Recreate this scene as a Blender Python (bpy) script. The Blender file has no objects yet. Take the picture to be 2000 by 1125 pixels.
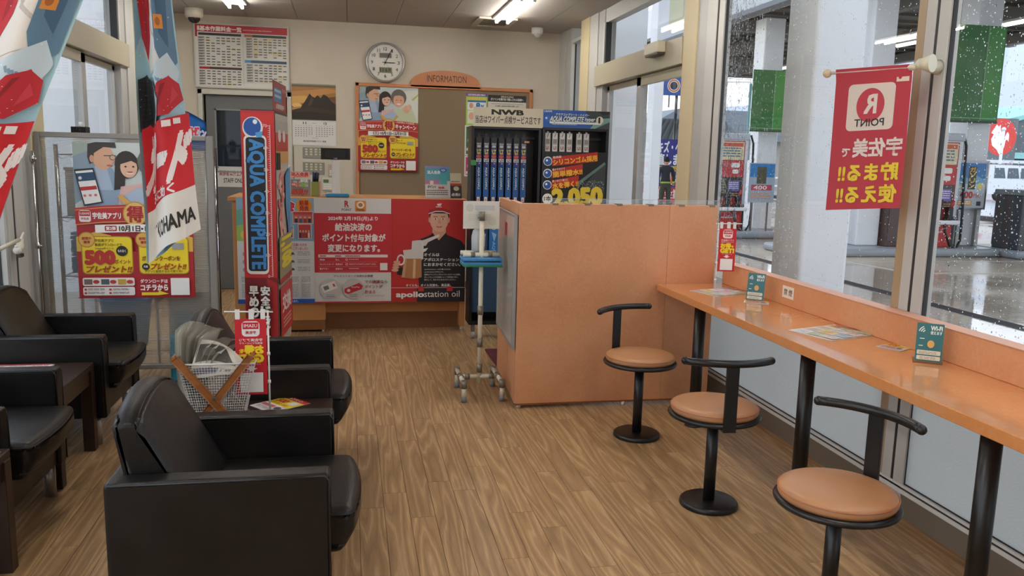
import bpy, bmesh, math, random
from mathutils import Vector, Matrix
random.seed(7)
PI = math.pi
SC = bpy.context.scene
COL = SC.collection
# ------------------------------------------------------------------ camera
cam_d = bpy.data.cameras.new('camera'); cam = bpy.data.objects.new('camera', cam_d); COL.objects.link(cam)
cam_d.sensor_width = 36; cam_d.lens = 1610.1/2000*36; cam_d.clip_start = .05; cam_d.clip_end = 2000
YAW, PITCH, ROLL = .196490, .157618, .0241951
fwd = Vector((math.sin(YAW)*math.cos(PITCH), math.cos(YAW)*math.cos(PITCH), -math.sin(PITCH)))
rt = Vector((math.cos(YAW), -math.sin(YAW), 0)); up = rt.cross(fwd)
r2 = rt*math.cos(ROLL)+up*math.sin(ROLL); u2 = -rt*math.sin(ROLL)+up*math.cos(ROLL)
cam.matrix_world = Matrix(((r2.x, u2.x, -fwd.x, 0), (r2.y, u2.y, -fwd.y, 0), (r2.z, u2.z, -fwd.z, 1.45), (0, 0, 0, 1)))
SC.camera = cam
# ------------------------------------------------------------------ world: overcast sky
W = bpy.data.worlds.new('overcast_sky'); SC.world = W; W.use_nodes = True
nt = W.node_tree; nt.nodes.clear()
tc = nt.nodes.new('ShaderNodeTexCoord'); sp = nt.nodes.new('ShaderNodeSeparateXYZ'); cr = nt.nodes.new('ShaderNodeValToRGB')
bg = nt.nodes.new('ShaderNodeBackground'); wo = nt.nodes.new('ShaderNodeOutputWorld')
nt.links.new(tc.outputs['Generated'], sp.inputs[0]); nt.links.new(sp.outputs['Z'], cr.inputs[0])
nt.links.new(cr.outputs[0], bg.inputs[0]); nt.links.new(bg.outputs[0], wo.inputs[0])
cr.color_ramp.elements[0].position = 0; cr.color_ramp.elements[0].color = (.82, .87, .95, 1)
cr.color_ramp.elements[1].position = .8; cr.color_ramp.elements[1].color = (.66, .73, .86, 1)
bg.inputs[1].default_value = 1.35
TUBE = 22.0          # emission strength of the fluorescent tubes
SC.view_settings.view_transform = 'Standard'; SC.view_settings.look = 'None'
SC.view_settings.exposure = 0.9; SC.view_settings.gamma = 1; SC.view_settings.use_curve_mapping = False
SC.cycles.use_denoising = True
SC.cycles.max_bounces = 8; SC.cycles.transparent_max_bounces = 16; SC.cycles.sample_clamp_indirect = 6
SC.cycles.caustics_reflective = False; SC.cycles.caustics_refractive = False

# ------------------------------------------------------------------ materials
def lin(h):
    if isinstance(h, str):
        h = h.lstrip('#'); h = [int(h[i:i+2], 16) for i in (0, 2, 4)]
    r = []
    for c in h[:3]:
        c /= 255.0; r.append(c/12.92 if c <= .04045 else ((c+.055)/1.055)**2.4)
    return (*r, 1)
MC = {}
def M(h, rough=.55, metal=0, spec=.5, **k):
    key = (str(h), rough, metal, spec, tuple(sorted(k.items())))
    if key in MC: return MC[key]
    m = bpy.data.materials.new('paint_'+str(h).strip('#')); m.use_nodes = True
    b = m.node_tree.nodes['Principled BSDF']
    b.inputs['Base Color'].default_value = lin(h); b.inputs['Roughness'].default_value = rough
    b.inputs['Metallic'].default_value = metal; b.inputs['Specular IOR Level'].default_value = spec
    if 'emit' in k: b.inputs['Emission Color'].default_value = lin(k.get('ecol', h)); b.inputs['Emission Strength'].default_value = k['emit']
    if 'coat' in k: b.inputs['Coat Weight'].default_value = k['coat']; b.inputs['Coat Roughness'].default_value = .08
    if 'trans' in k: b.inputs['Transmission Weight'].default_value = k['trans']; b.inputs['IOR'].default_value = k.get('ior', 1.45)
    if 'alpha' in k: b.inputs['Alpha'].default_value = k['alpha']
    MC[key] = m
    return m
class NT:
    "tiny node builder around a principled material"
    def __init__(s, name, h='808080', rough=.5, metal=0):
        s.m = bpy.data.materials.new(name); s.m.use_nodes = True; s.t = s.m.node_tree; s.b = s.t.nodes['Principled BSDF']
        s.b.inputs['Base Color'].default_value = lin(h); s.b.inputs['Roughness'].default_value = rough; s.b.inputs['Metallic'].default_value = metal
    def n(s, typ, ins=None, **at):
        x = s.t.nodes.new('ShaderNode'+typ)
        for a, v in at.items(): setattr(x, a, v)
        for i, v in (ins or {}).items():
            if hasattr(v, 'links') or isinstance(v, bpy.types.NodeSocket): s.t.links.new(v, x.inputs[i])
            else: x.inputs[i].default_value = v
        return x
    def ramp(s, fac, stops):
        r = s.n('ValToRGB', {0: fac}); e = r.color_ramp.elements
        while len(e) < len(stops): e.new(.5)
        for q, (p, c) in zip(e, stops): q.position = p; q.color = lin(c) if not isinstance(c, tuple) else c
        return r.outputs[0]
    def link(s, o, name): s.t.links.new(o, s.b.inputs[name])
    def bump(s, h, st=.2, d=.01):
        b = s.n('Bump', {'Strength': st, 'Distance': d, 'Height': h}); s.link(b.outputs[0], 'Normal')
def mottled(name, c1, c2, scale=8, rough=.6, bump=0, bscale=None, stretch=(1, 1, 1), detail=3, spec=.5, coat=0):
    k = NT(name, c1, rough); tcn = k.n('TexCoord'); mp = k.n('Mapping', {0: tcn.outputs['Object'], 'Scale': stretch})
    no = k.n('TexNoise', {'Vector': mp.outputs[0], 'Scale': scale, 'Detail': detail})
    k.link(k.ramp(no.outputs[0], [(.3, c1), (.7, c2)]), 'Base Color')
    k.b.inputs['Specular IOR Level'].default_value = spec
    if coat: k.b.inputs['Coat Weight'].default_value = coat; k.b.inputs['Coat Roughness'].default_value = .06
    if bump:
        n2 = k.n('TexNoise', {'Vector': mp.outputs[0], 'Scale': bscale or scale*4, 'Detail': 2}); k.bump(n2.outputs[0], bump, .004)
    return k.m
def floor_mat():
    k = NT('vinyl_wood', 'a27c55', .42); oi = k.n('ObjectInfo'); tcn = k.n('TexCoord')
    off = k.n('CombineXYZ', {0: k.n('Math', {0: oi.outputs['Random'], 1: 37.0}, operation='MULTIPLY').outputs[0], 1: k.n('Math', {0: oi.outputs['Random'], 1: 91.0}, operation='MULTIPLY').outputs[0], 2: 0.0})
    v = k.n('VectorMath', {0: tcn.outputs['Object'], 1: off.outputs[0]}, operation='ADD').outputs[0]
    mp = k.n('Mapping', {0: v, 'Scale': (11, .8, 1)})
    n1 = k.n('TexNoise', {'Vector': mp.outputs[0], 'Scale': 1.0, 'Detail': 1.5, 'Roughness': .45})
    ph = k.n('Math', {0: n1.outputs[0], 1: 52.0}, operation='MULTIPLY')
    sn = k.n('Math', {0: ph.outputs[0]}, operation='SINE')
    ln = k.n('MapRange', {0: sn.outputs[0], 1: -1.0, 2: 1.0})
    base = k.ramp(ln.outputs[0], [(0, '8f6d4b'), (.13, 'a27f59'), (.3, 'ab875f'), (.72, 'b08c64'), (.86, 'bd9a70'), (1, 'cfae84')])
    mp2 = k.n('Mapping', {0: v, 'Scale': (220, 9, 1)})
    n2 = k.n('TexNoise', {'Vector': mp2.outputs[0], 'Scale': 1.0, 'Detail': 3})
    f2 = k.ramp(n2.outputs[0], [(.3, (.72, .72, .72, 1)), (.7, (1.12, 1.12, 1.12, 1))])
    mx = k.n('MixRGB', {0: 1.0, 1: base, 2: f2}, blend_type='MULTIPLY')
    flat = k.n('MixRGB', {0: .4, 1: mx.outputs[0], 2: lin('ab8a64')})
    # each plank its own tone
    tone = k.ramp(oi.outputs['Random'], [(0, (.90, .89, .87, 1)), (.5, (.98, .95, .91, 1)), (1, (1.05, 1.04, 1.0, 1))])
    mx2 = k.n('MixRGB', {0: 1.0, 1: flat.outputs[0], 2: tone}, blend_type='MULTIPLY')
    k.link(mx2.outputs[0], 'Base Color'); k.bump(n2.outputs[0], .05, .002)
    k.b.inputs['Specular IOR Level'].default_value = .45
    return k.m
def laminate(name, c1, c2, rough, bump, coat=0):
    k = NT(name, c1, rough); tcn = k.n('TexCoord')
    n1 = k.n('TexNoise', {'Vector': tcn.outputs['Object'], 'Scale': 3.0, 'Detail': 4})
    n2 = k.n('TexNoise', {'Vector': tcn.outputs['Object'], 'Scale': 38.0, 'Detail': 2, 'Distortion': 2.0})
    mx = k.n('MixRGB', {0: .4, 1: n1.outputs[0], 2: n2.outputs[0]})
    k.link(k.ramp(mx.outputs[0], [(.36, c1), (.64, c2)]), 'Base Color')
    if bump: k.bump(n2.outputs[0], bump, .003)
    if coat: k.b.inputs['Coat Weight'].default_value = coat; k.b.inputs['Coat Roughness'].default_value = .05
    return k.m
def leather_mat():
    k = NT('black_leather', '100d0c', .38); k.b.inputs['Specular IOR Level'].default_value = .38; tcn = k.n('TexCoord')
    vo = k.n('TexVoronoi', {'Vector': tcn.outputs['Object'], 'Scale': 260.0}); n = k.n('TexNoise', {'Vector': tcn.outputs['Object'], 'Scale': 7.0, 'Detail': 3})
    s = k.n('Math', {0: vo.outputs['Distance'], 1: k.n('Math', {0: n.outputs[0], 1: 3.0}, operation='MULTIPLY').outputs[0]}, operation='ADD')
    k.bump(s.outputs[0], .12, .004); k.link(k.ramp(n.outputs[0], [(.35, '0c0a09'), (.7, '151211')]), 'Base Color'); k.link(k.n('MapRange', {0: n.outputs[0], 3: .3, 4: .48}).outputs[0], 'Roughness')
    return k.m
def thin_glass(name='clear_glass', tint=(.95, .97, .97, 1), gl=1.0):
    m = bpy.data.materials.new(name); m.use_nodes = True; t = m.node_tree; t.nodes.clear()
    o = t.nodes.new('ShaderNodeOutputMaterial'); mix = t.nodes.new('ShaderNodeMixShader'); tr = t.nodes.new('ShaderNodeBsdfTransparent'); g = t.nodes.new('ShaderNodeBsdfGlossy')
    lw = t.nodes.new('ShaderNodeLayerWeight'); pw = t.nodes.new('ShaderNodeMath'); pw.operation = 'POWER'; pw.inputs[1].default_value = 5; t.links.new(lw.outputs['Facing'], pw.inputs[0])
    fr = t.nodes.new('ShaderNodeMapRange'); t.links.new(pw.outputs[0], fr.inputs[0]); fr.inputs[3].default_value = .05; fr.inputs[4].default_value = .9; lw.inputs[0].default_value = .5
    g.inputs['Roughness'].default_value = .01; tr.inputs[0].default_value = tint
    t.links.new(fr.outputs[0], mix.inputs[0]); t.links.new(tr.outputs[0], mix.inputs[1]); t.links.new(g.outputs[0], mix.inputs[2]); t.links.new(mix.outputs[0], o.inputs[0])
    return m
def frosted(name, col='d4d6d4', tr_amt=.15, scale=60, bump=.5):
    m = bpy.data.materials.new(name); m.use_nodes = True; t = m.node_tree; t.nodes.clear()
    o = t.nodes.new('ShaderNodeOutputMaterial'); mix = t.nodes.new('ShaderNodeMixShader'); mix2 = t.nodes.new('ShaderNodeMixShader')
    a = t.nodes.new('ShaderNodeBsdfTranslucent'); d = t.nodes.new('ShaderNodeBsdfDiffuse'); tr = t.nodes.new('ShaderNodeBsdfTransparent')
    g = t.nodes.new('ShaderNodeBsdfGlossy'); g.inputs['Roughness'].default_value = .35; mix3 = t.nodes.new('ShaderNodeMixShader'); mix3.inputs[0].default_value = .06
    tx = t.nodes.new('ShaderNodeTexCoord'); no = t.nodes.new('ShaderNodeTexNoise'); no.inputs['Scale'].default_value = scale; no.inputs['Detail'].default_value = 3
    bp = t.nodes.new('ShaderNodeBump'); bp.inputs['Strength'].default_value = bump; bp.inputs['Distance'].default_value = .005
    t.links.new(tx.outputs['Object'], no.inputs['Vector']); t.links.new(no.outputs[0], bp.inputs['Height'])
    for q in (a, d, g): t.links.new(bp.outputs[0], q.inputs['Normal'])
    a.inputs[0].default_value = lin(col); d.inputs[0].default_value = lin(col); tr.inputs[0].default_value = (.9, .93, .93, 1)
    mix.inputs[0].default_value = .25; mix2.inputs[0].default_value = tr_amt
    t.links.new(a.outputs[0], mix.inputs[1]); t.links.new(d.outputs[0], mix.inputs[2])
    t.links.new(mix.outputs[0], mix2.inputs[1]); t.links.new(tr.outputs[0], mix2.inputs[2])
    t.links.new(mix2.outputs[0], mix3.inputs[1]); t.links.new(g.outputs[0], mix3.inputs[2]); t.links.new(mix3.outputs[0], o.inputs[0])
    return m
def wet_ground():
    k = NT('wet_concrete', 'a49a8a', .3); tcn = k.n('TexCoord'); v = tcn.outputs['Object']
    n1 = k.n('TexNoise', {'Vector': v, 'Scale': .35, 'Detail': 5}); n2 = k.n('TexNoise', {'Vector': v, 'Scale': 14.0, 'Detail': 3})
    mx = k.n('MixRGB', {0: .3, 1: n1.outputs[0], 2: n2.outputs[0]})
    k.link(k.ramp(mx.outputs[0], [(.34, '8a8174'), (.5, 'a69b8a'), (.66, 'bbb09f')]), 'Base Color')
    k.link(k.ramp(n1.outputs[0], [(.42, (.05, .05, .05, 1)), (.58, (.32, .32, .32, 1))]), 'Roughness'); k.bump(n2.outputs[0], .04, .01)
    return k.m
FLOOR = floor_mat()
ORANGE = laminate('orange_laminate', 'c98b60', 'd59b72', .42, .18)
COUNTER = laminate('orange_counter', 'd48a50', 'de9860', .16, 0, .6)
COUNTER2 = mottled('tan_laminate', 'c0844f', 'ca905a', 5, .4)
WALL = mottled('cream_wall', 'cdc3b2', 'd2c8b8', 3, .85, .12, 180)
CEIL = mottled('ceiling_board', 'a6a09a', 'aea8a1', 60, .9, .2, 130)
LEATHER = leather_mat()
CAMEL = mottled('camel_vinyl', 'b07c54', 'b8865e', 6, .36, .05, 120)
BLACKM = mottled('black_metal', '100f0f', '1a1919', 40, .35)
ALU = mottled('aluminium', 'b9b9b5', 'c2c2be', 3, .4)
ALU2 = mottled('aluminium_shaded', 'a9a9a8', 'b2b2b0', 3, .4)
BEIGE = mottled('beige_post', 'cabb97', 'd0c29f', 3, .5)
HDR = mottled('bronze_header', 'a8a18c', 'aea792', 3, .4)
GASKET = M('2a2a2c', .6)
WOODD = mottled('dark_table_wood', '2a1a14', '36231b', 12, .35, 0, None, (1, 12, 1))
GLASS = thin_glass(); FROST = frosted('frosted_film', 'bcbdb9', .04, 90, .6)
ACRYL = thin_glass('acrylic', (.97, .98, .98, 1))
WHITEP = mottled('white_paint', 'd8dadd', 'dfe1e4', 2, .5)
CHROME = M('c9c9c9', .15, 1)
STEEL = M('8c8c8a', .35, .8)
# ------------------------------------------------------------------ mesh builder
class B:
    def __init__(s): s.bm = bmesh.new(); s.mats = []; s.wn = False; s.X = Matrix.Identity(4)
    def mi(s, m):
        if m not in s.mats: s.mats.append(m)
        return s.mats.index(m)
    def _fin(s, vs, m, smooth=False):
        i = s.mi(m); fs = set()
        for v in vs:
            v.co = s.X @ v.co
            for f in v.link_faces: fs.add(f)
        for f in fs: f.material_index = i; f.smooth = smooth
        return fs
    def box(s, x0, y0, z0, x1, y1, z1, m, bev=0, seg=2, mat=None):
        r = bmesh.ops.create_cube(s.bm, size=1); vs = r['verts']
        for v in vs: v.co = Vector(((x0+x1)/2+v.co.x*(x1-x0), (y0+y1)/2+v.co.y*(y1-y0), (z0+z1)/2+v.co.z*(z1-z0)))
        if mat is not None:
            for v in vs: v.co = mat @ v.co
        if bev:
            es = list({e for v in vs for e in v.link_edges})
            r = bmesh.ops.bevel(s.bm, geom=es+vs, offset=bev, segments=seg, profile=.6, affect='EDGES', clamp_overlap=True)
            vs = list({v for f in r['faces'] for v in f.verts} | {v for v in vs if v.is_valid})
        if bev >= .008: s.wn = True
        return s._fin(vs, m, bev >= .008)
    def cyl(s, p0, p1, r0, m, r1=None, n=16, cap=True, smooth=True):
        p0 = Vector(p0); p1 = Vector(p1); r1 = r0 if r1 is None else r1; d = p1-p0
        q = d.to_track_quat('Z', 'Y').to_matrix().to_4x4(); q.translation = p0
        a = []; b = []
        for i in range(n):
            t = 2*PI*i/n; a.append(s.bm.verts.new(q @ Vector((r0*math.cos(t), r0*math.sin(t), 0)))); b.append(s.bm.verts.new(q @ Vector((r1*math.cos(t), r1*math.sin(t), d.length))))
        fs = [s.bm.faces.new((a[i], a[(i+1) % n], b[(i+1) % n], b[i])) for i in range(n)]
        if cap: s.bm.faces.new(a[::-1]); s.bm.faces.new(b)
        s._fin(a+b, m)
        for f in fs: f.smooth = smooth
    def lathe(s, c, prof, m, n=24, axis='Z', smooth=True):
        rings = []; c = Vector(c)
        for r, z in prof:
            ring = []
            for i in range(n):
                t = 2*PI*i/n; p = Vector((r*math.cos(t), r*math.sin(t), z))
                if axis == 'Y': p = Vector((p.x, -p.z, p.y))
                ring.append(s.bm.verts.new(c+p))
            rings.append(ring)
        fs = []
        for a, b in zip(rings, rings[1:]):
            for i in range(n): fs.append(s.bm.faces.new((a[i], a[(i+1) % n], b[(i+1) % n], b[i])))
        s.bm.faces.new(rings[0][::-1]); s.bm.faces.new(rings[-1])
        s._fin([v for r in rings for v in r], m)
        for f in fs: f.smooth = smooth
    def tube(s, pts, r, m, n=8, cap=True):
        pts = [Vector(p) for p in pts]; rings = []; up = Vector((0, 0, 1))
        for i, p in enumerate(pts):
            d = (pts[min(i+1, len(pts)-1)]-pts[max(i-1, 0)]).normalized()
            a = d.cross(up)
            if a.length < .05: a = d.cross(Vector((1, 0, 0)))
            a.normalize(); b = d.cross(a)
            rr = r[i] if isinstance(r, (list, tuple)) else r
            rings.append([s.bm.verts.new(p+(a*math.cos(2*PI*k/n)+b*math.sin(2*PI*k/n))*rr) for k in range(n)])
        for a, b in zip(rings, rings[1:]):
            for i in range(n): s.bm.faces.new((a[i], a[(i+1) % n], b[(i+1) % n], b[i]))
        if cap: s.bm.faces.new(rings[0][::-1]); s.bm.faces.new(rings[-1])
        s._fin([v for r_ in rings for v in r_], m, True)
    def ball(s, c, r, m, seg=16, sc=(1, 1, 1)):
        v = bmesh.ops.create_uvsphere(s.bm, u_segments=seg, v_segments=max(6, seg//2), radius=r)['verts']
        for q in v: q.co = Vector((q.co.x*sc[0], q.co.y*sc[1], q.co.z*sc[2]))+Vector(c)
        s._fin(v, m, True)
    def prism(s, pts, y0, y1, m, plane='XZ', smooth=False):
        def P(a, b, d): return {'XZ': (a, d, b), 'XY': (a, b, d), 'YZ': (d, a, b)}[plane]
        a = [s.bm.verts.new(P(x, z, y0)) for x, z in pts]; b = [s.bm.verts.new(P(x, z, y1)) for x, z in pts]; n = len(pts)
        for i in range(n): s.bm.faces.new((a[i], a[(i+1) % n], b[(i+1) % n], b[i]))
        s.bm.faces.new(a[::-1]); s.bm.faces.new(b); s._fin(a+b, m, smooth)
    def grid(s, nu, nv, fn, m, smooth=True):
        vs = [[s.bm.verts.new(fn(i/nu, j/nv)) for i in range(nu+1)] for j in range(nv+1)]
        for j in range(nv):
            for i in range(nu): s.bm.faces.new((vs[j][i], vs[j][i+1], vs[j+1][i+1], vs[j+1][i]))
        s._fin([v for r in vs for v in r], m, smooth)
    def build(s, name, parent=None, loc=None, rz=0, fix=True):
        if fix: bmesh.ops.recalc_face_normals(s.bm, faces=s.bm.faces)
        me = bpy.data.meshes.new(name); s.bm.to_mesh(me); s.bm.free()
        for m in s.mats: me.materials.append(m)
        o = bpy.data.objects.new(name, me); COL.objects.link(o)
        if s.wn: w = o.modifiers.new('normals', 'WEIGHTED_NORMAL'); w.keep_sharp = True
        if parent: o.parent = parent
        if loc is not None: o.location = loc
        if rz: o.rotation_euler[2] = rz
        return o
def tag(o, label, cat=None, group=None, kind=None):
    if label: o['label'] = label
    if cat: o['category'] = cat
    if group: o['group'] = group
    if kind: o['kind'] = kind
    return o
def thing(name, label, cat, loc=(0, 0, 0), rz=0, group=None):
    o = bpy.data.objects.new(name, None); COL.objects.link(o); o.empty_display_size = .1
    o.location = loc; o.rotation_euler[2] = rz
    return tag(o, label, cat, group)
def struct(name, label=None, loc=(0, 0, 0)):
    o = bpy.data.objects.new(name, None); COL.objects.link(o); o.location = loc
    return tag(o, label, kind='structure')
def copy_tree(o, parent=None):
    c = o.copy(); COL.objects.link(c)
    if parent: c.parent = parent
    for ch in list(KIDS.get(o.name, [])) or [x for x in o.children]: copy_tree(ch, c)
    return c
KIDS = {}
def one(name, parent, fn, loc=None, rz=0):
    b = B(); fn(b); return b.build(name, parent, loc, rz)
def boxp(name, parent, a, m, bev=0, seg=2):
    b = B(); b.box(*a, m, bev, seg); return b.build(name, parent)
# ------------------------------------------------------------------ printed sheets (flat print on thin sheets)
GC = {}
def glyphs(t, off=0.0):
    k = (t, off)
    if k in GC: return GC[k]
    c = bpy.data.curves.new('lettering', 'FONT'); c.body = t; c.resolution_u = 2; c.offset = off; c.fill_mode = 'FRONT'
    o = bpy.data.objects.new('lettering', c); COL.objects.link(o)
    dg = bpy.context.evaluated_depsgraph_get(); me = bpy.data.meshes.new_from_object(o.evaluated_get(dg))
    vs = [(v.co.x, v.co.y) for v in me.vertices]; fs = [tuple(p.vertices) for p in me.polygons]
    bpy.data.objects.remove(o); bpy.data.meshes.remove(me); bpy.data.curves.remove(c)
    if off: bb = glyphs(t, 0.0)[2]
    else:
        xs = [v[0] for v in vs] or [0, 1]; ys = [v[1] for v in vs] or [0, 1]; bb = (min(xs), min(ys), max(xs), max(ys))
    GC[k] = (vs, fs, bb); return GC[k]
class Canvas:
    "flat print, units of your choice: origin top left, v down; scale s metres per unit"
    def __init__(s, w, h, sc=.01, base='ffffff', mirror=False, thick=.0012, rough=.45, edge=None, dz=.00035):
        s.w = w; s.h = h; s.sc = sc; s.it = []; s.mirror = mirror; s.thick = thick; s.rough = rough; s.base = base; s.edge = edge or base; s.L = 0; s.dz = dz
    def add(s, vs, fs, col): s.L += 1; s.it.append((vs, fs, col, s.L))
    def rect(s, x, y, w, h, col): s.add([(x, y), (x+w, y), (x+w, y+h), (x, y+h)], [(0, 1, 2, 3)], col); return s
    def rects(s, L, col):
        vs = []; fs = []
        for x, y, w, h in L:
            n = len(vs); vs += [(x, y), (x+w, y), (x+w, y+h), (x, y+h)]; fs.append((n, n+1, n+2, n+3))
        s.add(vs, fs, col); return s
    def poly(s, pts, col): s.add(list(pts), [tuple(range(len(pts)))], col); return s
    def ell(s, cx, cy, rx, ry, col, n=20, a0=0, rot=0):
        c, q = math.cos(rot), math.sin(rot)
        return s.poly([(cx+rx*math.cos(t)*c-ry*math.sin(t)*q, cy+rx*math.cos(t)*q+ry*math.sin(t)*c) for t in [2*PI*i/n for i in range(n)]], col)
    def rrect(s, x, y, w, h, r, col, n=4):
        p = []
        for cx, cy, a in ((x+w-r, y+r, -PI/2), (x+w-r, y+h-r, 0), (x+r, y+h-r, PI/2), (x+r, y+r, PI)):
            p += [(cx+r*math.cos(a+PI/2*i/n), cy+r*math.sin(a+PI/2*i/n)) for i in range(n+1)]
        return s.poly(p, col)
    def text(s, t, x, y, w, h, col, b=.02, rot=0, skew=0, out=None, outb=.06, ang=0):
        for cc, bb_ in (((out, outb),) if out else ())+((col, b),):
            vs0, fs, bb = glyphs(t, 0.0); k = 1 if bb_ <= .012 else (4 if bb_ <= .06 else 8); s.L += 1
            W_ = bb[2]-bb[0] or 1; H_ = bb[3]-bb[1] or 1
            for q in range(k):
                a_ = 2*PI*(q+.5)/k; o = []; r_ = bb_ if k > 1 else 0
                for a, c in vs0:
                    tx = (a+r_*math.cos(a_)-bb[0])/W_; ty = (c+r_*math.sin(a_)-bb[1])/H_
                    if rot: u, v = x+ty*w, y+tx*h
                    else: u, v = x+tx*w+skew*(ty-.5)*h, y+(1-ty)*h
                    if ang: du, dv = u-x, v-y; u, v = x+du*math.cos(ang)-dv*math.sin(ang), y+du*math.sin(ang)+dv*math.cos(ang)
                    o.append((u, v))
                s.it.append((o, fs, cc, s.L+q*.1))
        return s
    def vtext(s, t, x, y, w, h, col, b=.03, out=None, outb=.08):
        n = len(t); ch = h/n
        for i, c in enumerate(t):
            if c in 'ー': s.text(c, x+w*.1, y+i*ch+ch*.05, w*.14 if 0 else w*.2, ch*.85, col, b, 1, 0, out, outb)
            else: s.text(c, x, y+i*ch+ch*.04, w, ch*.88, col, b, 0, 0, out, outb)
        return s
    def fine(s, x, y, w, h, n, col, frac=.45, gaps=0, rnd=0):
        L = []; lh = h/n
        for i in range(n):
            ww = w*(1-random.random()*rnd)
            if gaps:
                cx = x
                while cx < x+ww-w*.01:
                    l = min(w*gaps*(.4+random.random()), x+ww-cx); L.append((cx, y+i*lh, l*.86, lh*frac)); cx += l
            else: L.append((x, y+i*lh, ww, lh*frac))
        return s.rects(L, col)
    def build(s, name, parent=None, loc=(0, 0, 0), rot=(0, 0, 0), fn=None, nu=0, nv=0):
        bm = bmesh.new(); mats = []; sc = s.sc
        def mi(c):
            m = M(c, s.rough)
            if m not in mats: mats.append(m)
            return mats.index(m)
        def T(u, v, L):
            if s.mirror: u = s.w-u
            return (u*sc, -L*s.dz, -v*sc)
        w, h, t = s.w*sc, s.h*sc, s.thick
        if fn is None:
            for a in bmesh.ops.create_cube(bm, size=1)['verts']: a.co = Vector((w/2+a.co.x*w, t/2+a.co.y*t, -h/2+a.co.z*h))
            e = mi(s.edge)
            for f in bm.faces: f.material_index = e
            s.it.insert(0, ([(0, 0), (s.w, 0), (s.w, s.h), (0, s.h)], [(0, 1, 2, 3)], s.base, .5))
        else: s.it.insert(0, ([(0, 0), (s.w, 0), (s.w, s.h), (0, s.h)], [(0, 1, 2, 3)], s.base, 0))
        for vs, fs, col, L in s.it:
            vv = [bm.verts.new(T(a, b, L)) for a, b in vs]; i = mi(col)
            for f in fs:
                try: q = bm.faces.new([vv[j] for j in f]); q.material_index = i
                except ValueError: pass
        if fn is not None:
            for k in range(1, nu): bmesh.ops.bisect_plane(bm, geom=bm.verts[:]+bm.edges[:]+bm.faces[:], plane_co=(w*k/nu, 0, 0), plane_no=(1, 0, 0))
            for k in range(1, nv): bmesh.ops.bisect_plane(bm, geom=bm.verts[:]+bm.edges[:]+bm.faces[:], plane_co=(0, 0, -h*k/nv), plane_no=(0, 0, 1))
            e = 1e-3
            for v in bm.verts:
                a, b, d = v.co.x/w, -v.co.z/h, v.co.y
                p = Vector(fn(a, b)); du = Vector(fn(a+e, b))-p; dv = Vector(fn(a, b+e))-p
                nn = dv.cross(du).normalized()
                if nn.y > 0: nn = -nn
                v.co = p+nn*(-d)
        me = bpy.data.meshes.new(name); bm.to_mesh(me); bm.free()
        for m in mats: me.materials.append(m)
        o = bpy.data.objects.new(name, me); COL.objects.link(o)
        if fn is not None and nu:
            for p in me.polygons: p.use_smooth = True
        if parent: o.parent = parent
        o.location = loc; o.rotation_euler = rot
        return o
# ================================================================== SETTING
XL, XR, YB, YF, ZC = -1.81, 2.256, 9.0, -2.6, 2.78
# ---- floor planks
fl = struct('floor', 'wood-look vinyl plank floor with flowing light grain')
one('subfloor', fl, lambda b: b.box(XL-.3, YF-.1, -.12, XR+.25, YB+.1, -.006, M('4a3a2b', .8)))
PW = .1014; PLN = .915
def plank_mesh():
    b = B(); g = .0007
    b.box(-PW/2+g, -PLN/2+g, -.006, PW/2-g, PLN/2-g, 0, FLOOR, .0006, 1)
    for f in b.bm.faces: f.smooth = False
    return b
pm = None; rest = []
nx = int((XR-XL)/PW)+1
for i in range(nx):
    x = .031+PW*(i-18)+PW/2
    if x-PW/2 < XL-.01 or x+PW/2 > XR+.05: continue
    y = YF-random.random()*PLN
    off = random.random()*.9
    y = YF+off-PLN
    while y < YB:
        cy = y+PLN/2
        if 1.9 < cy < 8.3 and not (x < -.25 and cy < 3.2) and not (cy > 6.95 and (x < .0 or x > 1.3)):
            if pm is None: pm = plank_mesh().build('plank', fl); o = pm
            else: o = pm.copy(); COL.objects.link(o)
            o.location = (x, cy, 0)
        else: rest.append((x, cy))
        y += PLN
b = B()
for x, cy in rest:
    b.X = Matrix.Translation((x, cy, 0)); b.box(-PW/2+.0007, -PLN/2+.0007, -.006, PW/2-.0007, PLN/2-.0007, 0, FLOOR)
tag(b.build('planks', fl), None, kind='stuff')
# ---- ceiling boards
ce = struct('ceiling', 'grey-beige ceiling of rectangular boards with narrow joints')
one('ceiling_slab', ce, lambda b: b.box(XL-.3, YF-.1, ZC+.012, XR+.3, YB+.2, ZC+.12, M('4b4742', .9)))
cm = None; crest = []
for i in range(-4, 6):
    for j in range(-1, 12):
        x0, x1 = -.01+.49*i, -.01+.49*(i+1); y0, y1 = YB-.98*(j+1)-.0, YB-.98*j
        x0 = max(x0, XL-.1); x1 = min(x1, XR+.1)
        if x1-x0 < .05 or j < 0: continue
        if j < 4:
            bb = B(); bb.box(-(x1-x0)/2+.002, -.488, -.0, (x1-x0)/2-.002, .488, .012, CEIL, .0015, 1); o = bb.build('ceiling_board', ce, ((x0+x1)/2, (y0+y1)/2, ZC))
        else: crest.append((x0, x1, y0, y1))
b = B()
for x0, x1, y0, y1 in crest: b.box(x0+.002, y0+.002, ZC, x1-.002, y1-.002, ZC+.012, CEIL)
tag(b.build('ceiling_boards', ce), None, kind='stuff')
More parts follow.
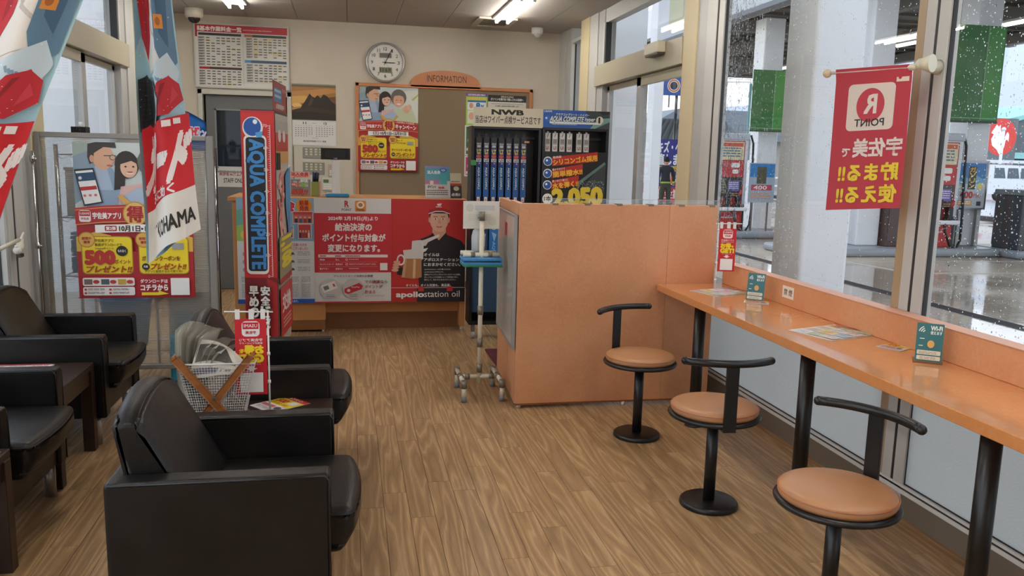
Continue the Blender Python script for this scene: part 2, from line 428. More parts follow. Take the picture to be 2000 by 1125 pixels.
# ---- walls
def wb(b):
    b.box(XL-.3, YB, 0, -1.46, YB+.15, ZC+.1, WALL); b.box(-1.46, YB, 2.01, -.62, YB+.15, ZC+.1, WALL); b.box(-.62, YB, 0, XR+.3, YB+.15, ZC+.1, WALL)
o = B(); wb(o); tag(o.build('wall_back'), 'cream back wall carrying the clock and notice board', kind='structure')
o = B(); o.box(XL-.3, YF-.15, 0, XR+.3, YF, ZC+.1, WALL); tag(o.build('wall_front'), 'cream wall behind the viewer', kind='structure')
one('baseboard_back', None, lambda b: b.box(-.55, YB-.012, 0, XR, YB, .07, M('4e4238', .5)))['kind'] = 'structure'
# right wall solid bits: baseboard sill, posts
def frame_post(b, X, s, y0, y1, m, d=.0, z0=0, z1=ZC):
    "vertical strip on a window wall; s=+1 right wall, -1 left wall; d = how far it stands into the room"
    a, c = X-s*d, X+s*(.12 if y0 > 5.2 or y0 < 2 else .05)
    b.box(min(a, c), y0, z0, max(a, c), y1, z1, m, .002, 1)
def side(s, X, tagn):
    o = struct('wall_'+tagn, tagn+' wall of posts and low sill around the windows')
    b = B(); e = X+s*.12
    b.box(min(X+s*.001, e), YF, -.0, max(X+s*.001, e), 5.48, .10, M('776b5c', .5)); b.box(min(X, e), 7.4, 0, max(X, e), YB, .10, M('776b5c', .5))
    b.box(min(X+s*.03, e), YF, 2.66, max(X+s*.03, e), 5.2, ZC, ALU)
    b.build('sill', o)
    b = B(); frame_post(b, X, s, 5.28, 5.50, BEIGE, .01); frame_post(b, X, s, 7.83, 8.117, BEIGE, .01); b.build('beige_post', o)
    b = B()
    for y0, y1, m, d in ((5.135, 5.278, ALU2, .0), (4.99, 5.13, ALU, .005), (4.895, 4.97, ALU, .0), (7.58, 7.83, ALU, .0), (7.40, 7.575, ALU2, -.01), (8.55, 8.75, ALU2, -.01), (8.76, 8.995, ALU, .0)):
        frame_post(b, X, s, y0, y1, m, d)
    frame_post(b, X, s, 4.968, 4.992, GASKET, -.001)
    b.build('frame_strip', o)
    return o
side(1, XR, 'right'); side(-1, XL, 'left')
def win(name, label, s, X, y0, y1, z0, z1, rail=.035, glass=GLASS, st=.03, gd=.05):
    o = struct(name, label)
    b = B(); a, e = sorted((X+s*.01, X+s*.07))
    b.box(a, y0, z0-rail, e, y1, z0, ALU, .002, 1); b.box(a, y0, z1, e, y1, z1+rail, ALU, .002, 1)
    if st > .01: b.box(a, y0, z0, e, y0+st, z1, ALU); b.box(a, y1-st, z0, e, y1, z1, ALU)
    b.build('window_frame', o)
    b = B(); g = X+s*gd
    b.box(g-.006, y0+st, z0, g+.012, y0+st+.005, z1, GASKET); b.box(g-.006, y1-st-.005, z0, g+.012, y1-st, z1, GASKET); b.box(g-.006, y0, z0-.001, g+.012, y1, z0+.006, GASKET)
    b.build('gasket', o)
    b = B(); b.grid(1, 1, lambda u, v: Vector((g, y0+st+u*(y1-y0-2*st), z0+v*(z1-z0))), glass, False); b.build('pane', o)
    return o
# right-hand windows
w1 = win('window_1', 'narrow window by the back corner of the right wall', 1, XR, 8.117, 8.55, .14, 2.62)
w2 = win('window_2', 'tall rain-spotted window between door post and mullion', 1, XR, 3.08, 4.895, .137, 2.62, st=.001, gd=.016)
w3 = win('window_3', 'tall rain-spotted window at the near end of the counter', 1, XR, 1.1, 2.895, .137, 2.62, st=.001, gd=.016)
w4 = win('window_4', 'window of the right wall behind the viewer', 1, XR, -2.4, 1.0, .137, 2.62)
for w, y0, y1 in ((w2, 3.085, 4.89), (w3, 1.105, 2.89)):
    one('frosted_film', w, lambda b: b.grid(1, 1, lambda u, v: Vector((XR+.012, y0+u*(y1-y0), .137+v*.60)), FROST, False))
def mull(b):
    frame_post(b, XR, 1, 3.03, 3.08, mottled('mullion_desk_reflection', 'a08a6c', 'ab9577', 3, .45), .0); frame_post(b, XR, 1, 2.972, 3.03, ALU, .0); frame_post(b, XR, 1, 2.955, 2.972, GASKET, -.001); frame_post(b, XR, 1, 2.895, 2.955, ALU, .0)  # tan strip: reflection of the orange desk put into the mullion colour
b = B(); mull(b); tag(b.build('trim_1'), 'aluminium mullion between the two tall counter windows', kind='structure')
one('trim_2', None, lambda b: frame_post(b, XR, 1, 1.0, 1.1, ALU))['kind'] = 'structure'
# bright bottom rail line (two light lips with a dark seal between)
b = B(); b.box(XR-.004, YF, .10, XR+.03, 4.9, .118, M('dcdcd8', .35)); b.box(XR+.0, YF, .118, XR+.03, 4.9, .126, GASKET); b.box(XR-.002, YF, .126, XR+.03, 4.9, .137, M('dcdcd8', .35))
tag(b.build('trim_3'), 'bright metal bottom rail under the right-hand windows', kind='structure')
# rain on the panes: real beads of water on the outside face
WATER = M('e8eef2', .02, 0, .6, trans=1.0, ior=1.33)
def drops(win_o, y0, y1, dens):
    b = B(); bm = b.bm; i = b.mi(WATER); g = XR+.0175
    ico = []
    t = bmesh.new(); bmesh.ops.create_icosphere(t, subdivisions=1, radius=1); V = [v.co.copy() for v in t.verts]; F = [[v.index for v in f.verts] for f in t.faces]; t.free()
    for y, z, ry, rz_ in dens:
        vs = [bm.verts.new((g+max(0, v.x)*min(ry, rz_)*.6, y+v.y*ry, z+v.z*rz_)) for v in V]
        for f in F:
            q = bm.faces.new([vs[k] for k in f]); q.smooth = True; q.material_index = i
    tag(b.build('raindrops', win_o), None, kind='stuff')
R = random.Random(3)
L = []
for k in range(2600):      # window 2
    y = R.uniform(3.12, 4.86); z = R.uniform(.78, 2.55); r = .0012+.0021*R.random()**2; L.append((y, z, r, r*R.uniform(1, 1.6)))
for k in range(3800):      # heavy wetting toward the far side
    y = 4.86-abs(R.gauss(0, .22)); z = R.uniform(.8, 2.55)
    if y < 3.2: continue
    r = .0013+.0022*R.random()**2; L.append((y, z, r, r*(R.uniform(1, 1.7) if R.random() < .7 else R.uniform(3, 9))))
drops(w2, 0, 0, L)
L = []
for k in range(5000):
    y = R.uniform(1.6, 2.86); z = R.uniform(.78, 2.5); r = .0012+.0021*R.random()**2; L.append((y, z, r, r*R.uniform(1, 1.8)))
drops(w3, 0, 0, L)
# left windows
win('window_5', 'narrow window by the back corner of the left wall', -1, XL, 8.117, 8.55, .14, 2.62)
win('window_6', 'tall window in the left wall beside the armchairs', -1, XL, 1.1, 4.895, .137, 2.62)
win('window_7', 'window of the left wall behind the viewer', -1, XL, -2.4, 1.0, .137, 2.62)
one('trim_4', None, lambda b: frame_post(b, XL, -1, 1.0, 1.1, ALU))['kind'] = 'structure'
# automatic doors, right and left
def autodoor(name, label, s, X):
    o = struct(name, label)
    def bx(n, x0, x1, y0, y1, z0, z1, m, bev=.003):
        a, e = sorted((X+s*x0, X+s*x1)); return boxp(n, o, (a, y0, z0, e, y1, z1), m, bev, 1)
    bx('header', -.02, .10, 5.50, 7.575, 2.11, 2.295, HDR)
    b = B()
    for z in (2.66,): b.box(*[v for v in (min(X+s*.02, X+s*.1), 5.5, z, max(X+s*.02, X+s*.1), 7.4, ZC)], ALU)
    b.box(min(X, X+s*.08), 5.50, 2.295, max(X, X+s*.08), 5.53, 2.66, ALU); b.box(min(X, X+s*.08), 7.36, 2.295, max(X, X+s*.08), 7.40, 2.66, ALU); b.box(min(X+s*.01, X+s*.06), 7.345, 2.295, max(X+s*.01, X+s*.06), 7.36, 2.66, GASKET)
    b.build('transom_frame', o)
    g = X+s*.05
    one('transom_pane', o, lambda b: b.grid(1, 1, lambda u, v: Vector((g, 5.53+u*1.83, 2.295+v*.37)), GLASS, False))
    for nm, y0, y1, dx, top in (('fixed_panel', 6.44, 7.40, .06, .04), ('sliding_panel', 5.51, 6.49, .02, .07)):
        p = struct(nm); p.parent = o; del p['kind']
        b = B(); a, e = sorted((X+s*dx, X+s*(dx+.035)))
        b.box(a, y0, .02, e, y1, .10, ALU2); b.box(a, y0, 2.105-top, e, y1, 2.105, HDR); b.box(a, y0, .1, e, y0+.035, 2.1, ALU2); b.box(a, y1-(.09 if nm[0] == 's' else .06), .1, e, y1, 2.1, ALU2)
        b.build('stile', p)
        gg = X+s*(dx+.018); one('pane', p, lambda b: b.grid(1, 1, lambda u, v: Vector((gg, y0+.035+u*(y1-y0-.1), .1+v*(2.0-top))), GLASS, False))
    bx('threshold', -.01, .1, 5.5, 7.4, 0, .012, STEEL)
    return o
ad = autodoor('door_1', 'automatic glass door in the right wall with transom above', 1, XR)
autodoor('door_2', 'automatic glass door in the left wall with transom above', -1, XL)
t = thing('door_sensor', 'small beige box sensor on the header of the right glass door', 'sensor', (XR-.02, 5.93, 2.20))
one('housing', t, lambda b: b.box(-.065, -.14, .02, 0, .14, .10, M('d5ceb8', .5), .008)); one('sensor_window', t, lambda b: b.box(-.06, -.13, .005, -.004, .13, .021, M('4a443c', .3), .003))
# staff door in the back wall; dark back-room shell added behind it, stopping light leaks round the leaf
DM = M('3a3c40', .9)
o = B(); o.box(-2.0, YB+1.8, 0, 0, YB+1.85, 2.6, DM); o.box(-2.05, YB+.15, 0, -2.0, YB+1.85, 2.6, DM); o.box(0, YB+.15, 0, .05, YB+1.85, 2.6, DM); o.box(-2.05, YB+.15, 2.6, .05, YB+1.85, 2.65, DM); o.box(-2.05, YB, -.05, .05, YB+1.85, 0, DM)
tag(o.build('back_room_shell'), 'dark shell added as the back room behind the staff door', kind='structure')
d3 = struct('door_3', 'grey staff door with dark window in the back wall')
b = B(); FR = M('c6c2b6', .4)
for x0, x1 in ((-1.50, -1.455), (-.625, -.58)): b.box(x0, YB-.02, 0, x1, YB+.1, 2.055, FR, .004, 1)
b.box(-1.50, YB-.02, 2.005, -.58, YB+.1, 2.055, FR, .004, 1); b.build('door_frame', d3)
GD = M('696a69', .5)
b = B(); yy = YB+.03
b.box(-1.43, yy, 0, -.64, yy+.035, 1.22, GD); b.box(-1.43, yy, 1.86, -.64, yy+.035, 2.0, GD); b.box(-1.43, yy, 1.22, -1.335, yy+.035, 1.86, GD); b.box(-.74, yy, 1.22, -.64, yy+.035, 1.86, GD); b.build('door_leaf', d3)
b = B()
for z in (1.22, 1.85): b.box(-1.345, yy-.006, z, -.73, yy, z+.015, STEEL)
for x in (-1.345, -.745): b.box(x, yy-.006, 1.22, x+.015, yy, 1.865, STEEL)
b.build('glazing_bead', d3)
one('pane', d3, lambda b: b.box(-1.335, yy+.014, 1.22, -.74, yy+.02, 1.86, M('17222e', .04)))  # opaque pane; darkness of the room behind is put into its colour
b = B(); b.box(-.77, yy-.05, 1.0, -.67, yy-.03, 1.02, CHROME, .004); b.cyl((-.68, yy, 1.01), (-.68, yy-.05, 1.01), .009, CHROME); b.build('door_handle', d3)
c = Canvas(34, 21, .01, 'cfd0c8'); c.text('関係者以外立入禁止', 2, 4, 30, 5.5, '9a2a2a', .03).text('STAFF ONLY', 6, 12, 21, 4.6, '2a2a2a', .02).rect(.6, .6, 1, 1, '333333')
c.build('sign_plate', d3, (-1.337, yy-.004, 1.282))

# ================================================================== OUTDOORS
GZ = -.15
gm = wet_ground()
b = B(); b.box(-60, -30, GZ-.2, 19.3, 60, GZ, gm); b.box(19.3, -60, GZ-.35, 90, 120, GZ-.02, M('9aa0a4', .25))
tag(b.build('forecourt'), 'wet concrete forecourt with puddles', kind='structure')
one('entrance_slab', None, lambda b: (b.box(XR+.12, -3, GZ, 3.6, 9.2, -.02, M('9a938a', .4)), b.box(-3.3, -3, GZ, XL-.12, 9.2, -.02, M('9a938a', .4))))['kind'] = 'structure'
t = thing('drain_channel', 'long dark grated drain running across the wet forecourt', 'drain', (6.72, 5, GZ))
one('channel', t, lambda b: b.box(-.09, -9, -.02, .09, 9, .004, M('55575a', .4)))
b = B(); [b.box(x, -9, .004, x+.012, 9, .01, M('2a2b2d', .5)) for x in (-.085, -.05, -.01, .03, .07)]; b.build('grate_bars', t)
b = B()
for y, x0, x1 in ((12.35, 7.5, 19), (10.93, 8.4, 19)): b.box(x0, y, GZ+.001, x1, y+.09, GZ+.005, M('b9b4a8', .35))
b.prism([(8.1, 12.35), (8.2, 12.35), (8.45, 10.93), (8.35, 10.93)], GZ+.001, GZ+.005, M('b9b4a8', .35), 'XY')
tag(b.build('road_marking'), 'faded white lane lines painted on the wet forecourt', 'marking')
# canopy over the pumps
cn = struct('canopy', 'dark grey steel fuel canopy with purlins')
b = B(); DK = mottled('canopy_deck', '5f5d5a', '6a6865', 2, .7)
b.box(8.3, -8, 5.05, 17.6, 34, 5.3, DK)
for y in [k*.9-7 for k in range(45)]: b.box(8.3, y, 4.98, 17.6, y+.10, 5.05, DK)
b.build('canopy_deck', cn)
b = B()
for x in (8.7, 11.6, 14.5, 17.3): b.box(x-.1, -8, 4.72, x+.1, 34, 4.98, M('716f6b', .6))
for y in (-1, 5.4, 13.6, 20, 27): b.box(8.3, y-.12, 4.70, 17.6, y+.12, 4.98, M('7b7975', .6))
b.build('canopy_beam', cn)
b = B(); b.box(8.1, -8, 4.75, 8.3, 34, 5.5, WHITEP); b.box(17.55, -8, 4.75, 17.7, 34, 5.5, WHITEP); b.build('canopy_fascia', cn)
TUB = M('ffffff', .5, 0, .5, emit=3.0, ecol='fff8e8')
for x, y0, n in ((8.7, 15.2, 3), (14.5, 14.4, 4), (8.7, 6.0, 3), (14.5, 26.5, 1)):
    for k in range(n):
        y = y0+k*2.55
        l = thing('canopy_lamp', '%s strip lamp of the %s canopy row%s' % (['nearest', 'second', 'third', 'farthest'][k], 'inner' if x < 9 else 'outer', ' beyond the pumps' if 10 < y0 < 20 else (' before the pumps' if y0 < 10 else ', standing alone far away')), 'lamp', (x, y, 4.70), 0, 'strip lamps under the canopy')
        one('lamp_housing', l, lambda b: b.box(-.12, -1.18, -.03, .12, 1.18, .02, M('c8c8c8', .5)))
        for dx in (-.07, .07): one('tube', l, lambda b: b.cyl((dx, -1.15, -.06), (dx, 1.15, -.06), .022, TUB, n=8))
for k, (x, y) in enumerate(((10.4, 15.7), (12.3, 19.6), (13.2, 14.3))):
    l = thing('canopy_downlight', 'square white lit panel in the canopy, %s' % ['seen above the green banner left of the column', 'small one above the far pump', 'beside the outer lamp row'][k], 'lamp', (x, y, 4.9), 0, 'square panels in the canopy')
    one('panel_frame', l, lambda b: b.box(-.35, -.35, -.02, .35, .35, .06, M('d0d0d0', .5))); one('diffuser', l, lambda b: b.box(-.3, -.3, -.03, .3, .3, -.02, TUB))
# white columns
def column(name, x, y, w, d, h, label, base=True):
    t = thing(name, label, 'column', (x, y, GZ if base else 0.0)); one('shaft', t, lambda b: b.box(-w/2, -d/2, 0, w/2, d/2, h, WHITEP, .03, 3)); 
    if base: one('base_plate', t, lambda b: b.box(-w/2-.03, -d/2-.03, 0, w/2+.03, d/2+.03, .06, M('9a9a98', .5)))
    return t
column('canopy_column', 2.97, 4.93, .34, .36, 5.2, 'thick white column just outside the counter window')
column('canopy_column', 11.42, 13.8, .48, .5, 4.9, 'white column behind the fuel pump carrying a large green banner', False)
column('canopy_column', 9.28, 13.75, .46, .5, 4.9, 'white column between drain pipe and hidden fuel pump', False)
column('canopy_column', 9.65, 18.4, .5, .5, 4.9, 'far white column with a green banner seen through streaky glass')
column('sign_pillar', 4.62, 12.3, .15, .3, 6, 'pale pillar outside seen through the right glass door')
column('sign_pillar', 3.22, 12.3, .2, .3, 6, 'slim white pillar seen through the narrow back window')
t = thing('drain_pipe', 'grey vertical drain pipe beside the white island column', 'pipe', (8.83, 13.7, 0))
one('pipe', t, lambda b: b.tube([(0, 0, -.0), (0, 0, 4.45), (.0, 0, 4.6), (-.1, 0, 4.7)], .075, M('8b8781', .5), 10)); [one('pipe_clamp', t, lambda b: b.cyl((0, 0, z), (0, 0, z+.04), .085, STEEL)) for z in (1.0, 3.2)]
# building wing and sign board seen through transom
t = tag(one('wing_wall', None, lambda b: (b.box(XR+.12, 9.0, -.15, 3.25, 9.2, 4.2, WHITEP), b.box(XL-1.4, 9.0, -.15, XL-.12, 9.2, 4.2, WHITEP))), 'outer wing wall of the shop', kind='structure')
t = thing('fascia_board', 'white fascia board with two cream square signs above the right door', 'sign', (3.35, 7.6, 0))
one('board', t, lambda b: b.box(0, -3.0, 2.74, .1, 1.35, 3.9, WHITEP)); one('board_edge', t, lambda b: b.box(-.01, -3.0, 2.70, .11, 1.35, 2.74, M('8c9097', .5)))
for k in range(2): one('cream_panel', t, lambda b: b.box(-.012, .62-k*.42, 2.86, 0, 1.0-k*.42, 3.4, M('c9c6a6', .5), .01))
# fuel island and pumps
isl = tag(one('pump_island', None, lambda b: (b.box(7.6, 13.0, GZ, 11.68, 14.2, 0, M('8d949b', .4), .06, 3),)), 'grey concrete kerb island under the fuel pumps', 'island')
tag(one('pump_island', None, lambda b: (b.box(11.72, 12.65, GZ, 15.5, 14.0, 0, M('8d949b', .4), .06, 3),)), 'second grey kerb island under the dark service cabinet', 'island')
tag(one('pump_island', None, lambda b: (b.box(5.9, 16.2, GZ, 9.0, 17.4, 0, M('8d949b', .4), .06, 3),)), 'far kerb island seen through the streaky glass', 'island')
HOSE = M('141414', .45)
def pump(x, y, label, k):
    t = thing('fuel_pump', label, 'fuel pump', (x, y, 0), 0, 'fuel pumps on the islands')
    one('cabinet', t, lambda b: (b.box(-.42, -.25, .55, .42, .3, 2.05, M('c9ccd0', .35), .03), b.box(-.44, -.27, 1.92, .44, .32, 2.06, M('aeb4bb', .4), .02)))
    one('base_panel', t, lambda b: b.box(-.40, -.24, 0, .36, .28, .56, M('c02a26', .4), .01))
    one('grille', t, lambda b: b.box(.361, -.24, 0, .41, .28, .56, M('222426', .5)))
    c = Canvas(62, 28, .01, 'c02a26'); c.text('apollostation', 6, 12, 50, 5, 'e8d8d4', .02); c.build('base_lettering', t, (-.38, -.2425, .42))
    c = Canvas(70, 140, .01, '9a2c28', rough=.4)
    c.rect(2, 2, 66, 38, 'd8c8a0').rect(4, 4, 62, 8, 'c0553a').fine(6, 14, 56, 22, 4, '4a6a80', .5, .2).rect(2, 42, 66, 34, 'b93430').text('7', 8, 46, 12, 22, 'e8e0d8', .05).rrect(40, 46, 20, 10, 3, 'e6e2dc').rrect(44, 60, 14, 9, 3, 'e6e2dc')
    c.rect(2, 76, 66, 44, '3a352c').rect(36, 84, 26, 22, '6a62a8').fine(38, 87, 22, 16, 4, 'e0dced', .4, .3).fine(5, 80, 26, 34, 6, '8a8458', .4, .3).fine(40, 110, 24, 8, 2, 'b08a68', .5, .3)
    c.build('display_panel', t, (-.36, -.2525, 1.90))
    c = Canvas(16, 8, .01, '2a2c30'); c.text('E-2', 3, 2, 10, 4, 'dcdcdc'); c.build('number_plate', t, (-.32, -.273, 2.03))
    b = B()
    for i, cc in enumerate(('c8a63a', '3a3a3a', 'b04040')):
        x0 = -.26+i*.24; b.box(x0-.05, -.36, .50, x0+.05, -.25, .74, M('1c1c1e', .5), .02); b.tube([(x0, -.33, .72), (x0+.02, -.36, .80), (x0+.05, -.33, .86)], .03, M(cc, .5), 6)
    b.build('nozzle', t)
    one('nozzle_tray', t, lambda b: b.box(-.40, -.38, .42, .42, -.24, .50, M('dfe2e4', .4), .02))
    one('boom', t, lambda b: b.box(.42, -.06, 1.5, .56, .1, 1.95, M('c2c4c6', .4), .02))
    one('hose', t, lambda b: (b.tube([(.45, -.05, 2.0), (.55, -.08, 2.02), (.60, -.10, 1.85), (.60, -.14, 1.2), (.61, -.18, .45), (.55, -.25, .12), (.40, -.35, -.03), (.22, -.40, .05), (.12, -.38, .3), (.10, -.34, .55)], .024, HOSE, 8), b.tube([(-.45, -.05, 2.0), (-.52, -.1, 1.85), (-.55, -.15, 1.1), (-.53, -.22, .3), (-.35, -.36, -.02), (-.2, -.36, .3), (-.16, -.34, .55)], .024, HOSE, 8)))
    return t
pump(10.50, 13.55, 'fuel pump with red base between the mullion and the blue poster', 0)
pump(9.95-.55, 13.62, 'fuel pump mostly hidden behind the hanging red banner and mullion', 1) if False else None
pump(7.95, 16.8, 'fuel pump seen through the streaky wet glass left of the white column', 2)
t = thing('service_cabinet', 'dark speckled service cabinet on the island at the right edge', 'cabinet', (12.40, 13.05, 0))
one('cabinet_body', t, lambda b: b.box(-.6, -.3, 0, 1.0, .35, .98, M('3e4244', .4), .02)); one('cabinet_door', t, lambda b: (b.box(-.42, -.315, .1, -.05, -.3, .8, M('7f878a', .4)), b.box(-.35, -.325, .2, -.12, -.315, .7, M('2c2f31', .4)))); one('cabinet_top', t, lambda b: b.box(-.62, -.32, .98, 1.02, .37, 1.08, M('6f7678', .4), .02))
t = thing('oil_cabinet', 'dark brown speckled cabinet beside the red pump base, behind the mullion', 'cabinet', (9.80, 13.6, 0)); one('cabinet_body', t, lambda b: b.box(-.26, -.25, 0, .10, .25, 1.15, M('3a3031', .5), .02)); one('cabinet_door', t, lambda b: b.box(-.22, -.262, .1, .12, -.25, 1.0, M('4a4041', .5), .005)); one('cabinet_handle', t, lambda b: b.box(.05, -.28, .5, .07, -.262, .65, STEEL))
# poster stand
t = thing('poster_board', 'blue and white poster board standing right of the fuel pump', 'poster', (10.98, 13.43, 1.56))
c = Canvas(60, 84, .01, 'b9c6cf'); c.rect(2, 2, 56, 34, '2f77b4').poly([(2, 36), (14, 26), (26, 34), (38, 24), (58, 33), (58, 40), (2, 40)], '6fa6c8').rect(22, 8, 16, 42, '2a2a2a').vtext('ガソリン', 24, 9, 12, 40, 'd8b23a', .03).ell(48, 44, 6, 6, 'd6cf6a').ell(10, 46, 5, 4, 'c9d0a0').text('400', 8, 54, 26, 12, 'c23c30', .05).text('円/L', 36, 58, 14, 7, 'c23c30').rect(4, 70, 30, 10, 'd8a070').fine(6, 72, 26, 7, 2, 'fff0d0', .5, .2).rect(44, 72, 9, 8, '3a4048')
c.build('poster_sheet', t); one('poster_frame', t, lambda b: (b.box(-.03, -.01, -.87, .63, .02, -.84, STEEL), b.box(-.03, -.01, 0, .63, .02, .03, STEEL), b.box(-.03, -.01, -.84, 0, .02, 0, STEEL), b.box(.6, -.01, -.84, .63, .02, 0, STEEL), b.box(.1, .02, -1.56, .14, .05, 0, STEEL), b.box(.46, .02, -1.56, .5, .05, 0, STEEL)))
t = thing('poster_board', 'smaller blue and red poster board by the far pump, seen through streaky glass', 'poster', (8.35, 16.4, 1.45))
c = Canvas(60, 84, .01, '9aa8b4'); c.rect(2, 2, 56, 28, '2f77b4').rect(18, 8, 22, 36, '55503c').rect(6, 46, 48, 12, 'b04a50').fine(6, 64, 48, 14, 3, 'c98a60', .5, .3).text('400', 12, 48, 30, 8, 'e8e0e0'); c.build('poster_sheet', t); one('poster_leg', t, lambda b: (b.box(.1, .02, -1.45, .14, .05, -.84, STEEL), b.box(.46, .02, -1.45, .5, .05, -.84, STEEL)))
# green banners
GRN = None
def green(x, y, z0, z1, w, label, dep=.14):
    t = thing('green_banner', label, 'banner', (x, y, 0))
    c = Canvas(w*100, (z1-z0)*100, .01, '2f6b35', rough=.5)
    c.rect(w*66, 2, w*32, (z1-z0)*100-4, '3f8a3a').rect(w*64, 0, 1, (z1-z0)*100, '9fc49f').rect(1, (z1-z0)*100-5, w*98, 1, '8fb890')
    c.build('cloth', t, (0, 0, z1)); one('hem_bar', t, lambda b: b.box(0, -.01, z0-.04, w, .02, z0, M('23402a', .5)))
    for z in (z0+.3, z1-.1): one('bracket_arm', t, lambda b: b.box(w*.7, .004, z, w*.74, dep, z+.04, STEEL))
    return t
green(10.62, 13.38, 2.30, 3.97, 1.0, 'large green banner on the island column, under the strip lamps')
green(9.05, 17.9, 2.2, 3.55, .86, 'green banner beyond the streaky glass left of the thick white column', .22)
t = thing('teal_banner', 'slim pale teal flag on a pole beside the far green banner', 'banner', (12.05, 24, GZ)); one('cloth', t, lambda b: b.box(0, 0, 2.4, .45, .05, 4.0, M('7fc0c4', .6))); one('pole', t, lambda b: b.cyl((.72, .02, 0), (.72, .02, 4.5), .025, STEEL, n=8))
# van
t = thing('white_van', 'small white van parked on the road beyond the poster board', 'van', (33.4, 37.0, -.17), -.12)
def van_body(b):
    pts = [(-1.7, .35), (1.62, .35), (1.68, .95), (1.3, 1.15), (.95, 1.78), (-1.62, 1.82), (-1.7, 1.2)]
    b.prism(pts, -.72, .72, M('d9dde2', .3)); 
one('body', t, van_body)
one('windshield', t, lambda b: b.prism([(1.33, 1.14), (1.0, 1.72), (1.03, 1.74), (1.36, 1.16)], -.62, .62, M('3a4650', .1)))
for n, x0, x1 in (('side_window', -.05, .85), ('side_window', -.75, -.12), ('side_window', -1.45, -.85)): one(n, t, lambda b: b.prism([(x0, 1.15), (x1, 1.15), (x1-.12, 1.66), (x0, 1.66)], -.735, -.72, M('4c5862', .12)))
for x in (-1.1, 1.05):
    w = one('wheel', t, lambda b: b.lathe((x, -.66, .29), [(.12, -.08), (.27, -.09), (.29, -.05), (.29, .05), (.27, .09), (.12, .09)], M('1f2022', .6), 16, 'Y')); one('hubcap', w, lambda b: b.lathe((x, -.75, .29), [(.02, 0), (.16, .0), (.16, .02)], M('b9bcc0', .3), 12, 'Y'))
one('bumper', t, lambda b: b.box(1.6, -.7, .3, 1.74, .7, .55, M('c2c6ca', .4), .02)); one('mirror', t, lambda b: b.box(.95, -.85, 1.15, 1.02, -.72, 1.35, M('44494e', .4), .01))
one('rack', t, lambda b: [b.box(x, -.6, 1.82, x+.04, .6, 1.86, STEEL) for x in (-1.4, -.6, .2)])
# shop building with rooster emblem
t = thing('store_building', 'distant store with teal gable and red rooster emblem', 'building', (55.5, 60, -.3))
one('wall', t, lambda b: b.box(-8, 0, 0, 14, 14, 3.0, M('50575c', .7)))
one('gable', t, lambda b: b.prism([(-7.2, 3.0), (14, 3.0), (14, 5.6), (3.4, 7.0), (-7.2, 4.3)], -.1, 2, M('5a6468', .7)))
one('roof_edge', t, lambda b: (b.prism([(-7.6, 4.2), (-7.6, 4.6), (3.4, 7.3), (14.5, 5.9), (14.5, 5.5), (3.4, 6.95)], -.5, 14, M('86c0bd', .5)), b.box(-8, -.6, 2.6, 14, 0, 3.1, M('86b8b8', .5)), b.box(-8, -1.2, 2.2, 14, -.6, 2.45, M('cfd6da', .5))))
t2 = Canvas(54, 70, .1, '5a6468')
t2 = Canvas(62, 84, .05, 'c23a30', rough=.5); 
e = thing('rooster_emblem', 'round red rooster emblem with white katakana strip on the distant store', 'sign', (50.6, 59.35, 5.5))
c = Canvas(60, 88, .05, 'c8352c'); c.it = []; c.base = None
def rooster(c):
    c.ell(30, 30, 29, 30, 'd43a30', 28)
    c.poly([(16, 16), (20, 10), (24, 14), (27, 10), (28, 18), (33, 27), (34, 40), (40, 30), (38, 46), (33, 56), (30, 58), (24, 50), (15, 44), (12, 34), (16, 26), (11, 24)], 'f4eeee')
    for k in range(3): c.poly([(36+q*1.0, 40-12*math.sin(q*.28)-k*3) for q in range(0, 10)]+[(36+q*1.0, 43-9*math.sin(q*.28)-k*3) for q in range(9, -1, -1)], 'f4eeee')
    c.rect(2, 68, 56, 18, 'f0f0f0').text('コメリ', 6, 70, 48, 14, 'd43a30', .06)
rooster(c)
bm_ = c
def build_free(c, name, parent):
    "print without a backing sheet"
    o = Canvas.build(c, name, parent); return o
c.base = '5a6468'; build_free(c, 'emblem_panel', e); one('bracket', e, lambda b: b.box(1.0, .0, -3.0, 2.0, .12, -2.0, STEEL))
t = thing('white_fence', 'long white guard fence along the far road', 'fence', (24, 38, -.2))
one('fence_rail', t, lambda b: [b.box(-4, 0, z, 40, .05, z+.08, M('dfe3e6', .5)) for z in (.5, .9)])
for k in range(14): one('fence_post', t, lambda b: b.box(-4+k*3.1, 0, 0, -3.9+k*3.1, .08, 1.1, M('dfe3e6', .5)))
t = thing('road_kerb', 'dark kerb line along the wet road beyond the island', 'kerb', (19.4, 24, GZ)); one('kerb_stone', t, lambda b: b.box(-.15, -14, 0, .15, 18, .14, M('4f5254', .5)))
t = thing('street_lamp', 'thin white post in front of the distant store', 'post', (37.0, 42, -.2)); one('pole', t, lambda b: b.cyl((0, 0, 0), (0, 0, 3.9), .08, WHITEP)); one('cap', t, lambda b: b.ball((0, 0, 3.9), .12, WHITEP))
# hills
HZ = M('a9b2bf', .95)  # distance haze put into the hills' flat colour
def hills(b):
    R = random.Random(5); pts = []
    for k in range(0, 61):
        a = k/60; x = -500+a*1100; h = 26+22*math.sin(a*9+1)+12*math.sin(a*23+2)+6*math.sin(a*51)
        if a > .74: h += 40*min(1, (a-.74)/.1)
        pts.append((x, max(8, h)))
    b.prism([(-500, -5)]+pts+[(600, -5)], 0, 60, HZ)
one('hills', None, hills, (0, 420, 0))['kind'] = 'structure'; bpy.data.objects['hills']['label'] = 'hazy wooded hills on the horizon'
